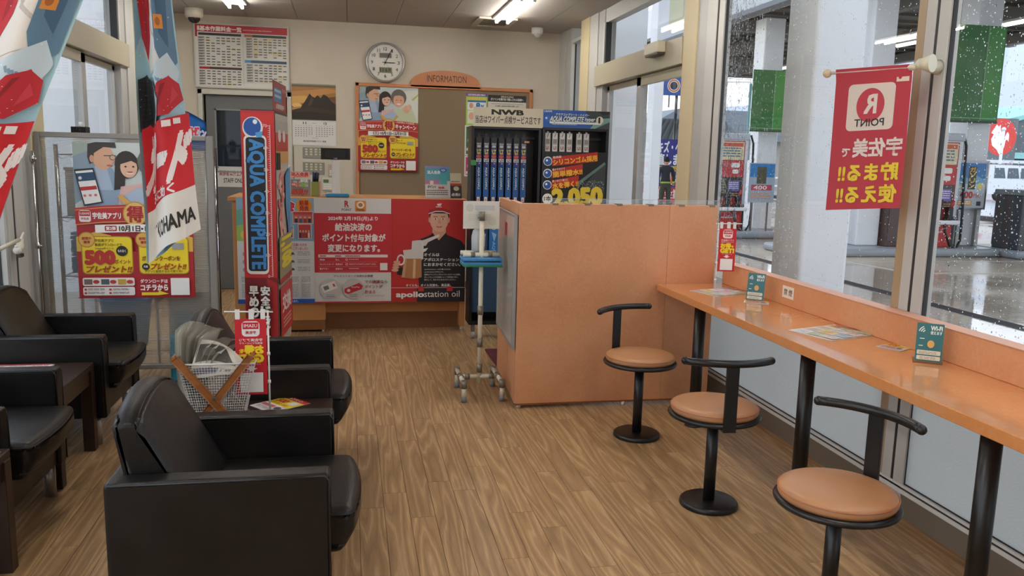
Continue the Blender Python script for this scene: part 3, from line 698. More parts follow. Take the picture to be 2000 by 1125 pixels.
# things seen through the right door: house, road sign, trailer, utility poles, person
t = thing('tiled_house', 'distant house with grey tiled hip roof seen through the right door', 'house', (14.0, 36, -.2))
one('wall', t, lambda b: b.box(-2.3, 0, 0, 3.4, 5, 2.5, M('9a938c', .8))); one('roof', t, lambda b: (b.prism([(-2.9, 2.4), (4, 2.4), (2.6, 3.5), (-1.3, 3.5)], -.6, 5.4, M('7d858c', .6))))
one('roof_tiles', t, lambda b: [b.prism([(-2.9+k*.35, 2.42), (-2.78+k*.35, 2.42), (-1.28+k*.21, 3.5), (-1.4+k*.21, 3.5)], -.68, -.6, M('687078', .6)) for k in range(18)])
one('window', t, lambda b: b.box(-.9, -.05, .9, -.2, 0, 1.9, M('4a4c50', .3))); one('window', t, lambda b: b.box(1.2, -.05, .9, 2.2, 0, 1.9, M('4a4c50', .3)))
t = thing('tiled_house', 'dark-roofed low house seen through the wet glass below the sky', 'house', (20.5, 46, -.2)); one('wall', t, lambda b: b.box(-4, 0, 0, 6, 5, 3, M('a09a92', .8))); one('roof', t, lambda b: b.prism([(-5, 2.9), (7, 2.9), (4, 4.6), (-2, 4.6)], -.6, 5.4, M('6f7982', .6)))
t = thing('repair_sign', 'tall purple and yellow repair sign behind the person outside', 'sign', (9.2, 24.2, 2.10))
c = Canvas(110, 175, .011, '35348c'); c.text('キズ・ヘコミ', 6, 6, 98, 30, 'f4f4f8', .04).text('直します', 6, 40, 84, 30, 'f4f4f8', .04).rect(0, 74, 110, 14, 'd9c04a').text('10cm以内', 30, 76, 50, 10, '333333').ell(26, 108, 18, 17, '4a5aa8').ell(26, 110, 11, 10, 'c9c060').text('18,', 48, 94, 50, 32, 'e07a30', .05, 0, 0, 'f4f0e0', .1).rect(0, 132, 110, 43, 'c23a40').text('板金塗装', 8, 138, 92, 26, 'f4f0f0', .04)
c.build('sign_face', t); one('sign_post', t, lambda b: (b.box(.05, .02, -2.25, .1, .06, 0, STEEL), b.box(1.0, .02, -2.25, 1.05, .06, 0, STEEL)))
t = thing('blue_tire_sign', 'blue square sign with round tyre emblem seen at the top of the right door', 'sign', (7.71, 20, 3.54))
c = Canvas(110, 95, .0050, '2c5aa6'); c.ell(55, 47, 34, 34, 'e8e0d0', 28).ell(55, 47, 30, 30, 'b56a3a', 28).ell(55, 47, 24, 24, 'e8e0d0').ell(55, 47, 20, 20, '2a3348').rect(50, 30, 16, 34, '4a566a'); c.build('sign_face', t); one('sign_post', t, lambda b: (b.box(.66, .02, -3.69, .71, .07, .05, STEEL), b.box(.4, .02, -.06, .66, .05, -.02, STEEL)))
t = thing('cargo_trailer', 'white trailer box with red stripe seen through the right door', 'trailer', (9.1, 27, GZ)); one('box', t, lambda b: b.box(-.2, 0, .3, .95, 3, 2.9-.9, M('dfe2e6', .4), .02)); one('red_panel', t, lambda b: b.box(.1, -.02, .5, .8, 0, .85, M('c0302c', .4))); one('wheel', t, lambda b: b.lathe((.5, .1, .2), [(.1, -.08), (.2, -.08), (.2, .08)], HOSE, 12, 'Y'))
t = thing('floodlight', 'grey floodlight on a bracket above the tiled house', 'lamp', (11.3, 28, 3.7)); one('lamp_head', t, lambda b: b.lathe((0, 0, .3), [(.1, 0), (.16, .1), (.3, .25), (.3, .35)], M('c3c6c9', .4), 14)); one('bracket', t, lambda b: (b.box(-.3, -.03, -.4, -.26, .03, .2, STEEL), b.box(.26, -.03, -.4, .3, .03, .2, STEEL), b.cyl((0, 0, -.6), (0, 0, .3), .05, STEEL), b.cyl((0, 0, -4), (0, 0, -.6), .05, STEEL)))
for k, (x, y, h, lb) in enumerate(((21.5, 40, 7.2, 'utility pole with crossarm seen above the far pump'), (12.0, 32, 6.2, 'utility pole seen through the right door'))):
    t = thing('utility_pole', lb, 'pole', (x, y, -.2)); one('pole', t, lambda b: b.cyl((0, 0, 0), (0, 0, h), .11, M('8f9296', .6))); one('crossarm', t, lambda b: b.box(-.8, -.05, h-.8, .8, .05, h-.7, STEEL)); one('wire', t, lambda b: [b.tube([(-8+q*2.67, 0, h-.6+dz-.5*(1-((q-3)/3)**2)*.6) for q in range(7)], .012, HOSE, 4) for dz in (0, -.5)])
# left side outside
t = thing('blue_shop_sign', 'blue and orange square sign seen through the left glass door', 'sign', (-3.55, 14.0, 2.75)); 
c = Canvas(60, 90, .01, '2f7ad0'); c.text('PIT', 4, 22, 50, 18, 'e8f0fa', .04).rrect(6, 50, 40, 30, 4, 'e8a860').ell(26, 62, 10, 8, 'b06838').rect(0, 84, 60, 6, '3a7ad8'); c.build('sign_face', t); one('sign_post', t, lambda b: b.box(.28, .02, -2.9, .33, .06, 0, STEEL))
column('sign_pillar', -3.35, 10.6, .35, .3, 6, 'pale pillar outside the left glass door')
column('sign_pillar', -4.6, 10.9, .3, .3, 6, 'second pale pillar outside the left glass door, farther left')
tag(one('side_wall', None, lambda b: b.box(-7.2, 3, GZ, -7.0, 26, 2.6, M('c5cad2', .6))), 'low pale boundary wall outside the left windows', kind='structure')
# ================================================================== INTERIOR FITTINGS
TUBI = M('ffffff', .5, 0, .5, emit=TUBE, ecol='fffaf2')
k = 0
for xx in (-1.0, 1.46):
    for yy, lb in ((7.55, 'far'), (4.6, 'middle'), (1.8, 'near'), (-.9, 'rear')):
        l = thing('ceiling_light', 'twin-tube fluorescent ceiling light, %s one of the %s row' % (lb, 'left' if xx < 0 else 'right'), 'lamp', (xx, yy, ZC), 0, 'fluorescent ceiling lights')
        one('housing', l, lambda b: b.box(-.09, -.62, -.022, .09, .62, 0, M('dedcd4', .5), .004))
        for dx in (-.055, .055):
            one('tube', l, lambda b: b.cyl((dx, -.59, -.045), (dx, .59, -.045), .014, TUBI, n=8)); one('tube_socket', l, lambda b: b.box(dx-.012, -.61, -.06, dx+.012, -.59, -.02, M('eeece4', .5))); one('tube_socket', l, lambda b: b.box(dx-.012, .59, -.06, dx+.012, .61, -.02, M('eeece4', .5)))
t = thing('air_vent', 'square beige ceiling air vent beside the right fluorescent light', 'vent', (1.43, 8.42, ZC))
one('vent_frame', t, lambda b: (b.box(-.19, -.26, -.02, .19, -.21, 0, M('b8af9f', .5), .003), b.box(-.19, .21, -.02, .19, .26, 0, M('b8af9f', .5), .003), b.box(-.19, -.21, -.02, -.14, .21, 0, M('b8af9f', .5), .003), b.box(.14, -.21, -.02, .19, .21, 0, M('b8af9f', .5), .003)))
for q in range(5): one('louver', t, lambda b: b.box(-.14, -.19+q*.08, -.012, .14, -.15+q*.08, -.008, M('7d7364', .6)))
one('backing', t, lambda b: b.box(-.15, -.22, -.004, .15, .22, -.001, M('4a4238', .8)))
for x, y, col, dome, lb in ((-1.45, 8.66, 'd2ccbc', '201c1a', 'white dome camera with dark dome above the price board'), (1.93, 8.68, 'e2e0da', 'c9c7c2', 'small white dome detector near the right back corner')):
    t = thing('ceiling_camera', lb, 'camera', (x, y, ZC)); s_ = 1 if x < 0 else .72
    one('camera_base', t, lambda b: b.lathe((0, 0, 0), [(.02, 0), (.085*s_, 0), (.085*s_, -.06*s_), (.075*s_, -.085*s_), (.02, -.085*s_)][::-1], M(col, .4), 20)); one('dome', t, lambda b: b.ball((0, 0, -.085*s_), .058*s_, M(dome, .1), 16, (1, 1, .9)))
# ---- things on the back wall (y = 9)
def wall_thing(name, label, cat, x, z, y=YB): return thing(name, label, cat, (x, y, z))
YP = YB-.022
t = wall_thing('price_board', 'large red-headed service price list board above the staff door', 'board', -1.50, 2.685)
c = Canvas(89, 60, .01, 'd9d7d0'); c.rect(0, 0, 89, 7, 'b8202a').text('基本作業料金一覧', 4.5, 1.5, 40, 4.6, 'f2e6e2', .05).rect(2, 1.5, 2.2, 4.4, 'e8d8d8').fine(46, 3.4, 28, 1.2, 1, 'e0a0a0', .8, .1)
c.rect(0, 7, 2, 5, 'b8202a').rect(3, 8, 41, 2.4, '2b2626').rect(47, 8, 41, 2.4, '2b2626').rect(47, 8, 8, 2.4, 'a85a3a').rect(45.5, 8, .4, 50, 'b9b7b0')
c.rect(3, 41, 41, 2.3, '9c2428').rect(13, 41, 31, 2.3, '4a2626').rect(47, 33, 41, 2.6, '2a4a66').rect(47, 33, 6, 2.6, '3f8ac0')
RR = random.Random(11)
for (x0, y0, rows, cols, dy, dx, ys) in ((10, 12, 11, 7, 2.6, 4.9, 3), (10, 44.5, 6, 7, 2.5, 4.9, 5), (56, 11.5, 8, 7, 2.5, 4.7, 6), (56, 37, 7, 7, 2.6, 4.7, 2)):
    A = []; Y_ = []
    for i in range(rows):
        A.append((x0-7, y0+i*dy+.2, 5.4, .8)); A.append((x0-7, y0+i*dy+1.2, 3.6, .4))
        for j in range(cols):
            if RR.random() < .84: A.append((x0+j*dx+.3, y0+i*dy+.3, dx*.68, .95))
            if RR.random() < ys*.06: Y_.append((x0+j*dx, y0+i*dy, dx*.9, 1.6))
    c.rects([(x0-7.5, y0-.3, 6.4, rows*dy)], 'c3c0ba'); c.rects(Y_, 'd8c68a'); c.rects(A, '5b5650')
c.build('printed_panel', t, (0, -.022, 0))
b = B(); AF = M('c9c8c2', .35)
for a in ((-.015, -.03, -.615, .905, 0, -.6), (-.015, -.03, 0, .905, 0, .015), (-.015, -.03, -.6, 0, 0, 0), (.89, -.03, -.6, .905, 0, 0)): b.box(*a, AF)
b.build('board_frame', t)
t = wall_thing('wall_calendar', 'wall calendar with orange sunset rock photo over two months', 'calendar', -.577, 2.145)
c = Canvas(44.5, 62.5, .01, 'e4e2dc'); c.rect(0, 1, 44.5, 35.5, '6b4a2e').rect(0, 1, 44.5, 2, '6a5f4a').poly([(0, 3), (44.5, 3), (44.5, 12), (30, 14), (16, 20), (0, 22)], 'a8773f').poly([(0, 8), (20, 6), (34, 4), (44.5, 5), (44.5, 8), (28, 11), (14, 15), (0, 17)], 'c08a50').poly([(0, 13), (12, 12), (20, 14), (12, 19), (0, 22)], 'd9a95a').ell(5, 22, 5, 2.2, 'e6bf78').poly([(0, 24), (10, 23), (14, 25), (0, 27)], 'b98a4c')
c.poly([(9, 24), (13, 18), (16, 13), (18, 9.5), (20, 12), (23, 14), (26, 11), (29, 14), (32, 10), (36, 12), (40, 17), (44.5, 20), (44.5, 30), (9, 30)], '2f241c').poly([(0, 27), (14, 23), (44.5, 26), (44.5, 36.5), (0, 36.5)], '3a2c1e').poly([(0, 29), (20, 28), (44.5, 31), (44.5, 36.5), (0, 36.5)], '2c2218').poly([(20, 12), (22, 16), (19, 22), (16, 22)], '4a3a2c')
c.rect(0, 36.6, 44.5, .5, 'bdbab2').text('11', 11, 38.6, 3, 2.2, '2a2a2a', .03).text('12', 32, 38.6, 3, 2.2, '2a2a2a', .03).rect(20, 39.6, 4, .3, '8a8a88')
for x0 in (3, 24):
    c.rects([(x0+j*2.7, 44.2+i*2.1, 1.2, .8) for i in range(5) for j in range(7) if not (i == 4 and j > 4)], '8c8a86'); c.rects([(x0+j*2.7, 42.2, 1.0, .5) for j in range(7)], 'b5b2ac')
c.text('NEW YEAR', 20, 54.5, 6, .8, '77746e', 0).text('株式会社宇佐美エナジー東海', 11, 57.4, 23, 1.7, '4a4844', .02)
c.build('calendar_sheet', t, (0, -.006, 0)); one('calendar_strip', t, lambda b: b.box(0, -.009, -.012, .445, 0, 0, M('8a877e', .4)))
# clock
t = wall_thing('wall_clock', 'round silver-rimmed wall clock showing five past three', 'clock', .378, 2.392)
one('rim', t, lambda b: b.lathe((0, 0, 0), [(.19, 0), (.204, .004), (.206, .03), (.2, .045), (.188, .05), (.186, .034), (.184, .03)], M('b4b2ad', .3, .5), 48, 'Y'))
c = Canvas(38, 38, .01, 'e6e3da'); c.base = 'e6e3da'
cf = Canvas(38, 38, .01, 'e6e3da')
cf.it = []
b = B(); b.lathe((0, 0, 0), [(.05, .028), (.186, .028), (.186, .030), (.05, .030)], M('e6e3da', .5), 48, 'Y'); 
b.build('face_ring', t)
class Disc(Canvas): pass
c = Canvas(37, 37, .01, 'e6e3da', thick=.0005)
c.ell(18.5, 18.5, 18.2, 18.2, 'e6e3da', 48)
for kk in range(60):
    a = kk*PI/30; r0 = 17.2; r1 = 17.9; w = .12 if kk % 5 else .22
    ca, sa = math.sin(a), -math.cos(a)
    c.poly([(18.5+r0*ca-w*sa, 18.5+r0*sa+w*ca), (18.5+r1*ca-w*sa, 18.5+r1*sa+w*ca), (18.5+r1*ca+w*sa, 18.5+r1*sa-w*ca), (18.5+r0*ca+w*sa, 18.5+r0*sa-w*ca)], '55524c')
for n in range(1, 13):
    a = n*PI/6; w = 2.3 if n < 10 else 3.6
    if n == 11 or n == 1: w *= .8 if n > 9 else .6
    c.text(str(n), 18.5+13.8*math.sin(a)-w/2, 18.5-13.8*math.cos(a)-1.7, w, 3.4, '35332f', .005)
c.rect(12.2, 8.8, 13, 5.2, 'b9b6aa').rect(12.7, 9.2, 12, 4.4, '77756a').rect(12.2, 23.4, 13, 5.6, '8c8d7c').rect(12.7, 23.8, 12, 4.8, '7d8068').text('11', 13.4, 24.3, 3, 3.6, '2b2e24', .02).text('6', 18.6, 24.3, 1.6, 3.6, '2b2e24', .02).text('月', 21.2, 24.6, 2.6, 3.2, '2b2e24', .02).rect(17.6, 15.6, 2, .5, 'a5a298')
c.it.pop(0) if 0 else None
# the print of a round dial: no square backing sheet
def build_nobase(c, name, parent, loc, rot=(0, 0, 0)):
    bm = bmesh.new(); mats = []
    for vs, fs, col, L in c.it:
        m = M(col, c.rough)
        if m not in mats: mats.append(m)
        i = mats.index(m); vv = [bm.verts.new((((c.w-a) if c.mirror else a)*c.sc, -L*c.dz, -b_*c.sc)) for a, b_ in vs]
        for f in fs: bm.faces.new([vv[j] for j in f]).material_index = i
    me = bpy.data.meshes.new(name); bm.to_mesh(me); bm.free()
    for m in mats: me.materials.append(m)
    o = bpy.data.objects.new(name, me); COL.objects.link(o); o.parent = parent; o.location = loc; o.rotation_euler = rot
    return o
c.dz = .00012; build_nobase(c, 'dial', t, (-.185, -.030, .185))
def hand(b, ang, L, w, y, m):
    ca, sa = math.sin(ang), math.cos(ang); p = lambda r, q: (r*ca+q*sa, r*sa-q*ca)
    b.prism([p(-.03, -w*.7), p(-.03, w*.7), p(L*.8, w), p(L, w*.35), p(L, -w*.35), p(L*.8, -w)], y, y-.0012, m)
HB = M('141414', .4)
one('hour_hand', t, lambda b: hand(b, math.radians(91), .105, .0045, -.0385, HB)); one('minute_hand', t, lambda b: hand(b, math.radians(26), .145, .0035, -.0405, HB)); one('second_hand', t, lambda b: hand(b, math.radians(145), .08, .0008, -.042, HB)); one('hub', t, lambda b: b.lathe((0, 0, 0), [(.002, .036), (.009, .036), (.009, .044), (.002, .044)], HB, 16, 'Y'))
# notice board
t = wall_thing('notice_board', 'brown felt notice board in orange wood frame with arched top', 'board', .07, 2.18)
WF = mottled('cherry_frame', 'c07a50', 'c98659', 6, .45)
one('felt', t, lambda b: b.box(.03, -.012, -1.25, 1.87, 0, -.03, mottled('brown_felt', '85735c', '8d7b63', 90, .95)))
b = B()
for a in ((0, -.03, -1.28, .035, 0, 0), (1.86, -.03, -1.28, 1.895, 0, 0), (0, -.03, -.035, 1.895, 0, 0), (0, -.03, -1.30, 1.895, 0, -1.265)): b.box(*a, WF, .003, 1)
b.build('frame', t)
arc = [(.575, 0)]+[(.945-.37*math.cos(a)*1.0, .155*math.sin(a)**.75) for a in [PI*k_/24 for k_ in range(1, 24)]]+[(1.315, 0), (1.315, -.02), (.575, -.02)]
one('arched_header', t, lambda b: b.prism(arc, 0, -.03, WF))
c = Canvas(42, 7, .01, 'c07a50'); c.text('INFORMATION', 0, 0, 42, 7, '3a2a22', .012); build_nobase(c, 'lettering', t, (.745, -.031, .105))
# ---- campaign poster artwork, used at two sizes
def campaign():
    c = Canvas(61, 86, .01, 'b82a30')
    c.rect(0, 0, 61, 36, 'c8d2d0').rect(0, 0, 12, 12, '9fb0a8').poly([(0, 8), (10, 4), (12, 14), (6, 30), (0, 34)], '8aa0b0')
    c.poly([(44, 4), (61, 2), (61, 36), (40, 36)], 'dfe2d8').poly([(54, 12), (61, 6), (61, 8), (56, 13)], 'b9c46a')
    # man
    c.poly([(6, 36), (7, 16), (12, 12), (20, 14), (24, 24), (30, 30), (30, 36)], '8fa6c0').poly([(11, 13), (17, 13), (20, 26), (12, 26)], 'a9bcd4')
    c.ell(15.5, 8, 5.6, 7, 'd9a98c').poly([(7.5, 8), (8, 1), (12, -0.01), (22, .0), (22.5, 3), (16, 2.6), (11, 6), (10.5, 11), (8.5, 12)], '3a3532').ell(9.8, 9, 1.2, 2, 'cf9c80').rect(16, 7, 6.2, .5, '5a4a42').ell(20.5, 8.2, 1.7, 1.5, '5a4a42').ell(20.5, 8.2, 1.3, 1.1, 'd2b09a').ell(21.6, 10, 1.0, .8, 'cf9a7c').ell(18.8, 12.6, 1.6, .5, 'b06858')
    # girl
    c.ell(27.5, 12, 6.2, 7.6, '2e2624').poly([(21.5, 12), (20.5, 26), (26, 25), (27, 14)], '2e2624').poly([(22, 36), (24, 24), (36, 22), (38, 36)], 'dcb4b0').ell(28.6, 13.5, 4.4, 5.6, 'e3b79c').poly([(23.6, 12), (25, 7.6), (33, 8), (33.4, 11.6), (30, 9.8)], '2e2624').ell(27, 13, .6, .5, '3a2a24').ell(31, 13, .6, .5, '3a2a24').ell(29.2, 16.4, 1.9, .8, 'f0e4de').ell(29.2, 16.0, 1.7, .4, 'b05a50')
    # grandmother
    c.poly([(38, 36), (38, 24), (46, 20), (56, 24), (60, 36)], 'c9d3b0').ell(41, 10.4, 7.8, 8.4, '6a6460').ell(41.2, 13.2, 5.6, 6.8, 'dba98c').poly([(35, 9), (37, 5.4), (45, 5.2), (47.5, 10), (42, 8)], '6a6460').ell(39, 13, .8, .35, '4a342c').ell(43.4, 13, .8, .35, '4a342c').ell(41.2, 17, 2.2, .8, 'efe2da').ell(49, 22, 3.2, 4, 'dba98c').ell(51.5, 20, 1.8, 3, 'e3b79c').poly([(24, 30), (34, 24), (40, 28), (34, 36), (24, 36)], 'a9bcd4')
    # phone
    c.poly([(.6, 15), (10.6, 14), (14.6, 33), (4.8, 35)], '23262c').poly([(1.3, 16), (10.1, 15), (13.8, 32.4), (5.3, 34)], 'efefef').poly([(1.5, 17.2), (10.4, 16.2), (11.3, 20.6), (2.5, 21.6)], '28486a').poly([(3.2, 24.6), (11.6, 23.6), (12, 25.6), (3.6, 26.6)], 'b82a30').ell(3.6, 19.6, .9, .9, 'd8dde4')
    for q in range(3): c.ell(5.5+q*2.8, 29.2-q*.2, .8, .7, 'd07070')
    # ribbon
    c.poly([(0, 36), (14, 34.5), (30, 33.8), (46, 34.5), (61, 36), (61, 45.5), (46, 44), (30, 43.4), (14, 44), (0, 45.5)], 'b82a30').poly([(0, 37.0), (14, 35.5), (30, 34.8), (46, 35.5), (61, 37), (61, 37.4), (46, 35.9), (30, 35.2), (14, 35.9), (0, 37.4)], 'd8a25a').poly([(0, 45), (14, 43.5), (30, 43), (46, 43.5), (61, 45), (61, 45.5), (46, 44), (30, 43.5), (14, 44), (0, 45.5)], 'd8a25a')
    c.rrect(2, 37.2, 6, 6.4, 1.2, 'f2ecea').rect(2.3, 37.6, 5.4, 2.8, 'b82a30').text('USAMI', 2.8, 38.4, 4.4, 1.2, 'f2ecea').text('宇佐美', 3, 41.2, 4, 1.3, 'b82a30')
    c.text('宇佐美アプリ', 9, 38.4, 14.5, 3.4, 'f6efec', .05).text('キャンペーン', 38, 37.6, 21, 4.6, 'f6efec', .05, 0, 0, None, 0, .05).text('大好評につき延長', 39, 34.4, 18, 2.0, 'f0c0b0', .04, 0, 0, None, 0, .07)
    c.ell(31, 39, 6.4, 7, 'c48a3a').ell(31, 39, 5.8, 6.4, 'e2bb6a').poly([(26, 34), (22, 29), (24.4, 28.4), (29, 32.6)], 'd7a552').poly([(35, 34), (38.6, 28.6), (41, 29.4), (37, 34.4)], 'd7a552').text('得', 27, 34.8, 8, 8.6, 'a8202a', .06)
    c.poly([(0, 52), (10, 49), (18, 51), (18, 80), (0, 80)], 'd8b04a').poly([(61, 52), (50, 48), (42, 50), (42, 80), (61, 80)], 'd8b04a').rect(0, 60, 61, 26, 'a8262c')
    c.poly([(10, 45.2), (31, 44.6), (51, 45.2), (51, 49.6), (31, 49), (10, 49.6)], 'f6f2ee').rrect(15, 45.6, 6.2, 3, .6, 'a8262c').text('第2弾', 15.6, 46.1, 5, 2.0, 'f6f2ee', .04).text('10月1日▸12月31日', 22.5, 45.5, 26, 3.2, '3a2020', .05)
    for x in (2.4, 32): c.rrect(x, 51.4, 26.6, 21.4, 2.4, 'b8862a').rrect(x+.5, 51.9, 25.6, 20.4, 2.2, 'f0d62c'); c.ell(x+3, 53.4, 4.4, 4.4, 'b8862a').ell(x+3, 53.4, 3.9, 3.9, 'dcae58').text('期間中', x+.6, 51.9, 4.8, 1.6, 'a8262c', .04).text('獲得', x+1.4, 54, 3.2, 1.5, 'a8262c', .04)
    c.text('宇佐美アプリ', 9.6, 53, 9.5, 1.7, '5a4a14').text('新規ダウンロードで', 9.6, 55.3, 14, 1.7, '5a4a14').text('Usappyポイント', 9.6, 57.6, 9.5, 1.3, '5a4a14')
    c.text('500', 4.6, 59.8, 14.6, 7, 'b8302a', .08).ell(23.4, 59.6, 3, 2.9, '23211f').text('もれなく', 21.3, 58.8, 4.2, 1.5, 'f4f0e8', .03).text('ポイント', 19.6, 64.4, 8, 2.4, '9a3a1a', .03).text('プレゼント!!', 4.6, 68.0, 23.4, 3.6, 'a8401a', .06, 0, .25)
    c.text('キューブ', 39, 53.2, 6, 1.8, '8a3a14', .04).text('ティッシュor', 39, 55.6, 9, 1.8, '8a3a14', .04).rect(50, 55, 6, 3.6, 'a0a0a0').text('ガソリンクーポンを', 33.8, 62.4, 20, 2.6, '8a3a14', .04).ell(35.6, 68.4, 2, 1.9, '23211f').text('先着', 34.5, 67.7, 2.2, 1.3, 'f4f0e8').text('プレゼント!!', 38.4, 66.6, 18.5, 3.4, 'a8401a', .06, 0, .25).text('アプリに配信するので見てネ!!', 35, 70.4, 20, 1.4, '5a4a14')
    c.rrect(2.4, 74.6, 27, 4.6, 1, 'f2ece8').rrect(2.4, 79.8, 27, 4.8, 1, 'f2ece8')
    for q, cc in enumerate(('7a6a66', '55606a', 'c9a64a')): c.rect(3.2+q*8.8, 75.4, 4.2, 3, cc).ell(9.4+q*8.8, 76.9, 1.7, 1.1, 'c0403a')
    for q in range(2): c.fine(5, 80.6+q*2, 9, 1.2, 2, '8a7a78', .5, .4).fine(18, 80.6+q*2, 8.6, 1.2, 2, '8a7a78', .5, .4).ell(3.8, 81.2+q*2, .7, .6, 'c0403a').ell(16.6, 81.2+q*2, .7, .6, 'c0403a')
    c.text('ダウンロードは', 32.6, 75.4, 14.4, 2.2, 'f6f2ee', .04).text('コチラから', 32.6, 78.6, 14.4, 3.2, 'f6f2ee', .06).rrect(48.6, 74.8, 10, 9.8, .3, 'f0eeec')
    c.poly([(33, 82.9), (42, 82.9), (42, 81.9), (47.4, 83.8), (42, 84.6), (33, 84.6)], 'f0d62c').rect(0, 85.4, 61, .6, '8c1c20')
    return c
t = tag(campaign().build('campaign_poster', None, (.095, YB-.016, 2.145)), 'red and yellow campaign poster pinned on the brown notice board', 'poster')
t.scale = (1.03, 1, 1.02)
# notices on the right of the board
c = Canvas(23, 34, .01, 'a9cc5a'); c.rect(0, 0, 23, 3.4, '6a4a8c').fine(2, .8, 19, 2, 2, 'e8e0f0', .6, .2).rect(2, 4, 19, 3, 'd8c84a').rect(1.6, 7.4, 20, 1.8, '2f6aa8').rect(1.6, 9.4, 20, 8, 'e8f0f4').text('8', 11, 10, 4, 6, '2f70b8', .06).text('%', 16, 12, 4, 4, '3f80c0', .04).ell(5.6, 13, 2.2, 3, 'd89a7a').rect(1.6, 18, 20, 14, 'dfe8d0').ell(6, 24, 3, 4, 'e0a890').fine(10, 19, 10, 11, 4, '7a9a8a', .4, .3)
tag(c.build('fuel_notice', None, (1.237, YB-.016, 2.115)), 'green and purple notice at the upper right of the notice board', 'notice')
c = Canvas(42, 30, .01, 'd8d4ca'); c.rect(0, 0, 42, 7, '26211f').text('消防法令が改正', 14, .8, 14, 1.6, 'e8e4dc').text('ガソリンを携行缶で購入される皆様へ', 3, 3, 36, 2.6, 'e8e4dc', .03).rect(3, 9, 36, .3, '55504a').text('本人確認・使用目的の確認をお願いします', 8, 10.6, 26, 1.6, '55504a').text('ご理解とご協力をお願いいたします', 8, 13.4, 24, 1.6, '55504a')
tag(c.build('fuel_can_notice', None, (1.475, YB-.016, 2.105)), 'white notice with black heading at the right edge of the notice board', 'notice')
for z, h, col, lb in ((1.775, 32, '2c6a4c', 'dark green slip half hidden beside the left wiper rack'), (1.45, 22, 'c03a78', 'magenta slip half hidden beside the left wiper rack')):
    c = Canvas(18, h, .01, 'e2ddd6'); c.rect(1.5, 1.5, 15, h-3, col).ell(6, h*.5, 3, 4, 'e2ddd6').rect(2, h*.75, 14, 3, 'e8e4dc'); tag(c.build('pinned_slip', None, (1.228, YB-.016, z)), lb, 'notice')
# switch panels, thermostats
def swp(x, z, w, h, rows, label):
    t = wall_thing('switch_panel', label, 'switch', x, z); one('plate', t, lambda b: b.box(0, -.012, -h, w, 0, 0, M('8e8c86', .4), .003, 1))
    for i in range(rows):
        for j in range(4): one('switch_key', t, lambda b: b.box(.025+j*.048, -.018, -.03-i*.026, .05+j*.048, -.012, -.014-i*.026, M('cfcba8', .4)))
swp(-.475, 1.50, .205, .115, 3, 'upper grey metal switch panel with rows of cream keys'); swp(-.475, 1.345, .22, .13, 3, 'lower grey metal switch panel with rows of cream keys')
t = wall_thing('wall_panel', 'tall cream flush cabinet panel behind the switch panels', 'panel', -.565, 1.50); one('panel_board', t, lambda b: b.box(0, -.004, -1.42, .61, 0, .01, M('c9c2b0', .7))); one('panel_joint', t, lambda b: b.box(-.006, -.005, -1.42, 0, 0, .01, M('57524a', .7)))
for x, z, w, h, m, lb in ((-.215, 1.33, .085, .13, 'b5b2ac', 'small grey intercom with red lamp beside the lower switch panel'), (-.28, 1.185, .11, .13, 'd5d1c4', 'cream thermostat with green display behind the customer display')):
    t = wall_thing('wall_control', lb, 'control', x, z); one('case', t, lambda b: b.box(0, -.028, -h, w, 0, 0, M(m, .4), .004, 1)); one('display', t, lambda b: b.box(.012, -.031, -.05, w*.6, -.027, -.016, M('d09a8c' if w < .1 else '5f7a4a', .3)))
    for q in range(3): one('control_key', t, lambda b: b.box(.012, -.031, -.075-q*.02, w-.014, -.027, -.066-q*.02, M('efece6', .4)))
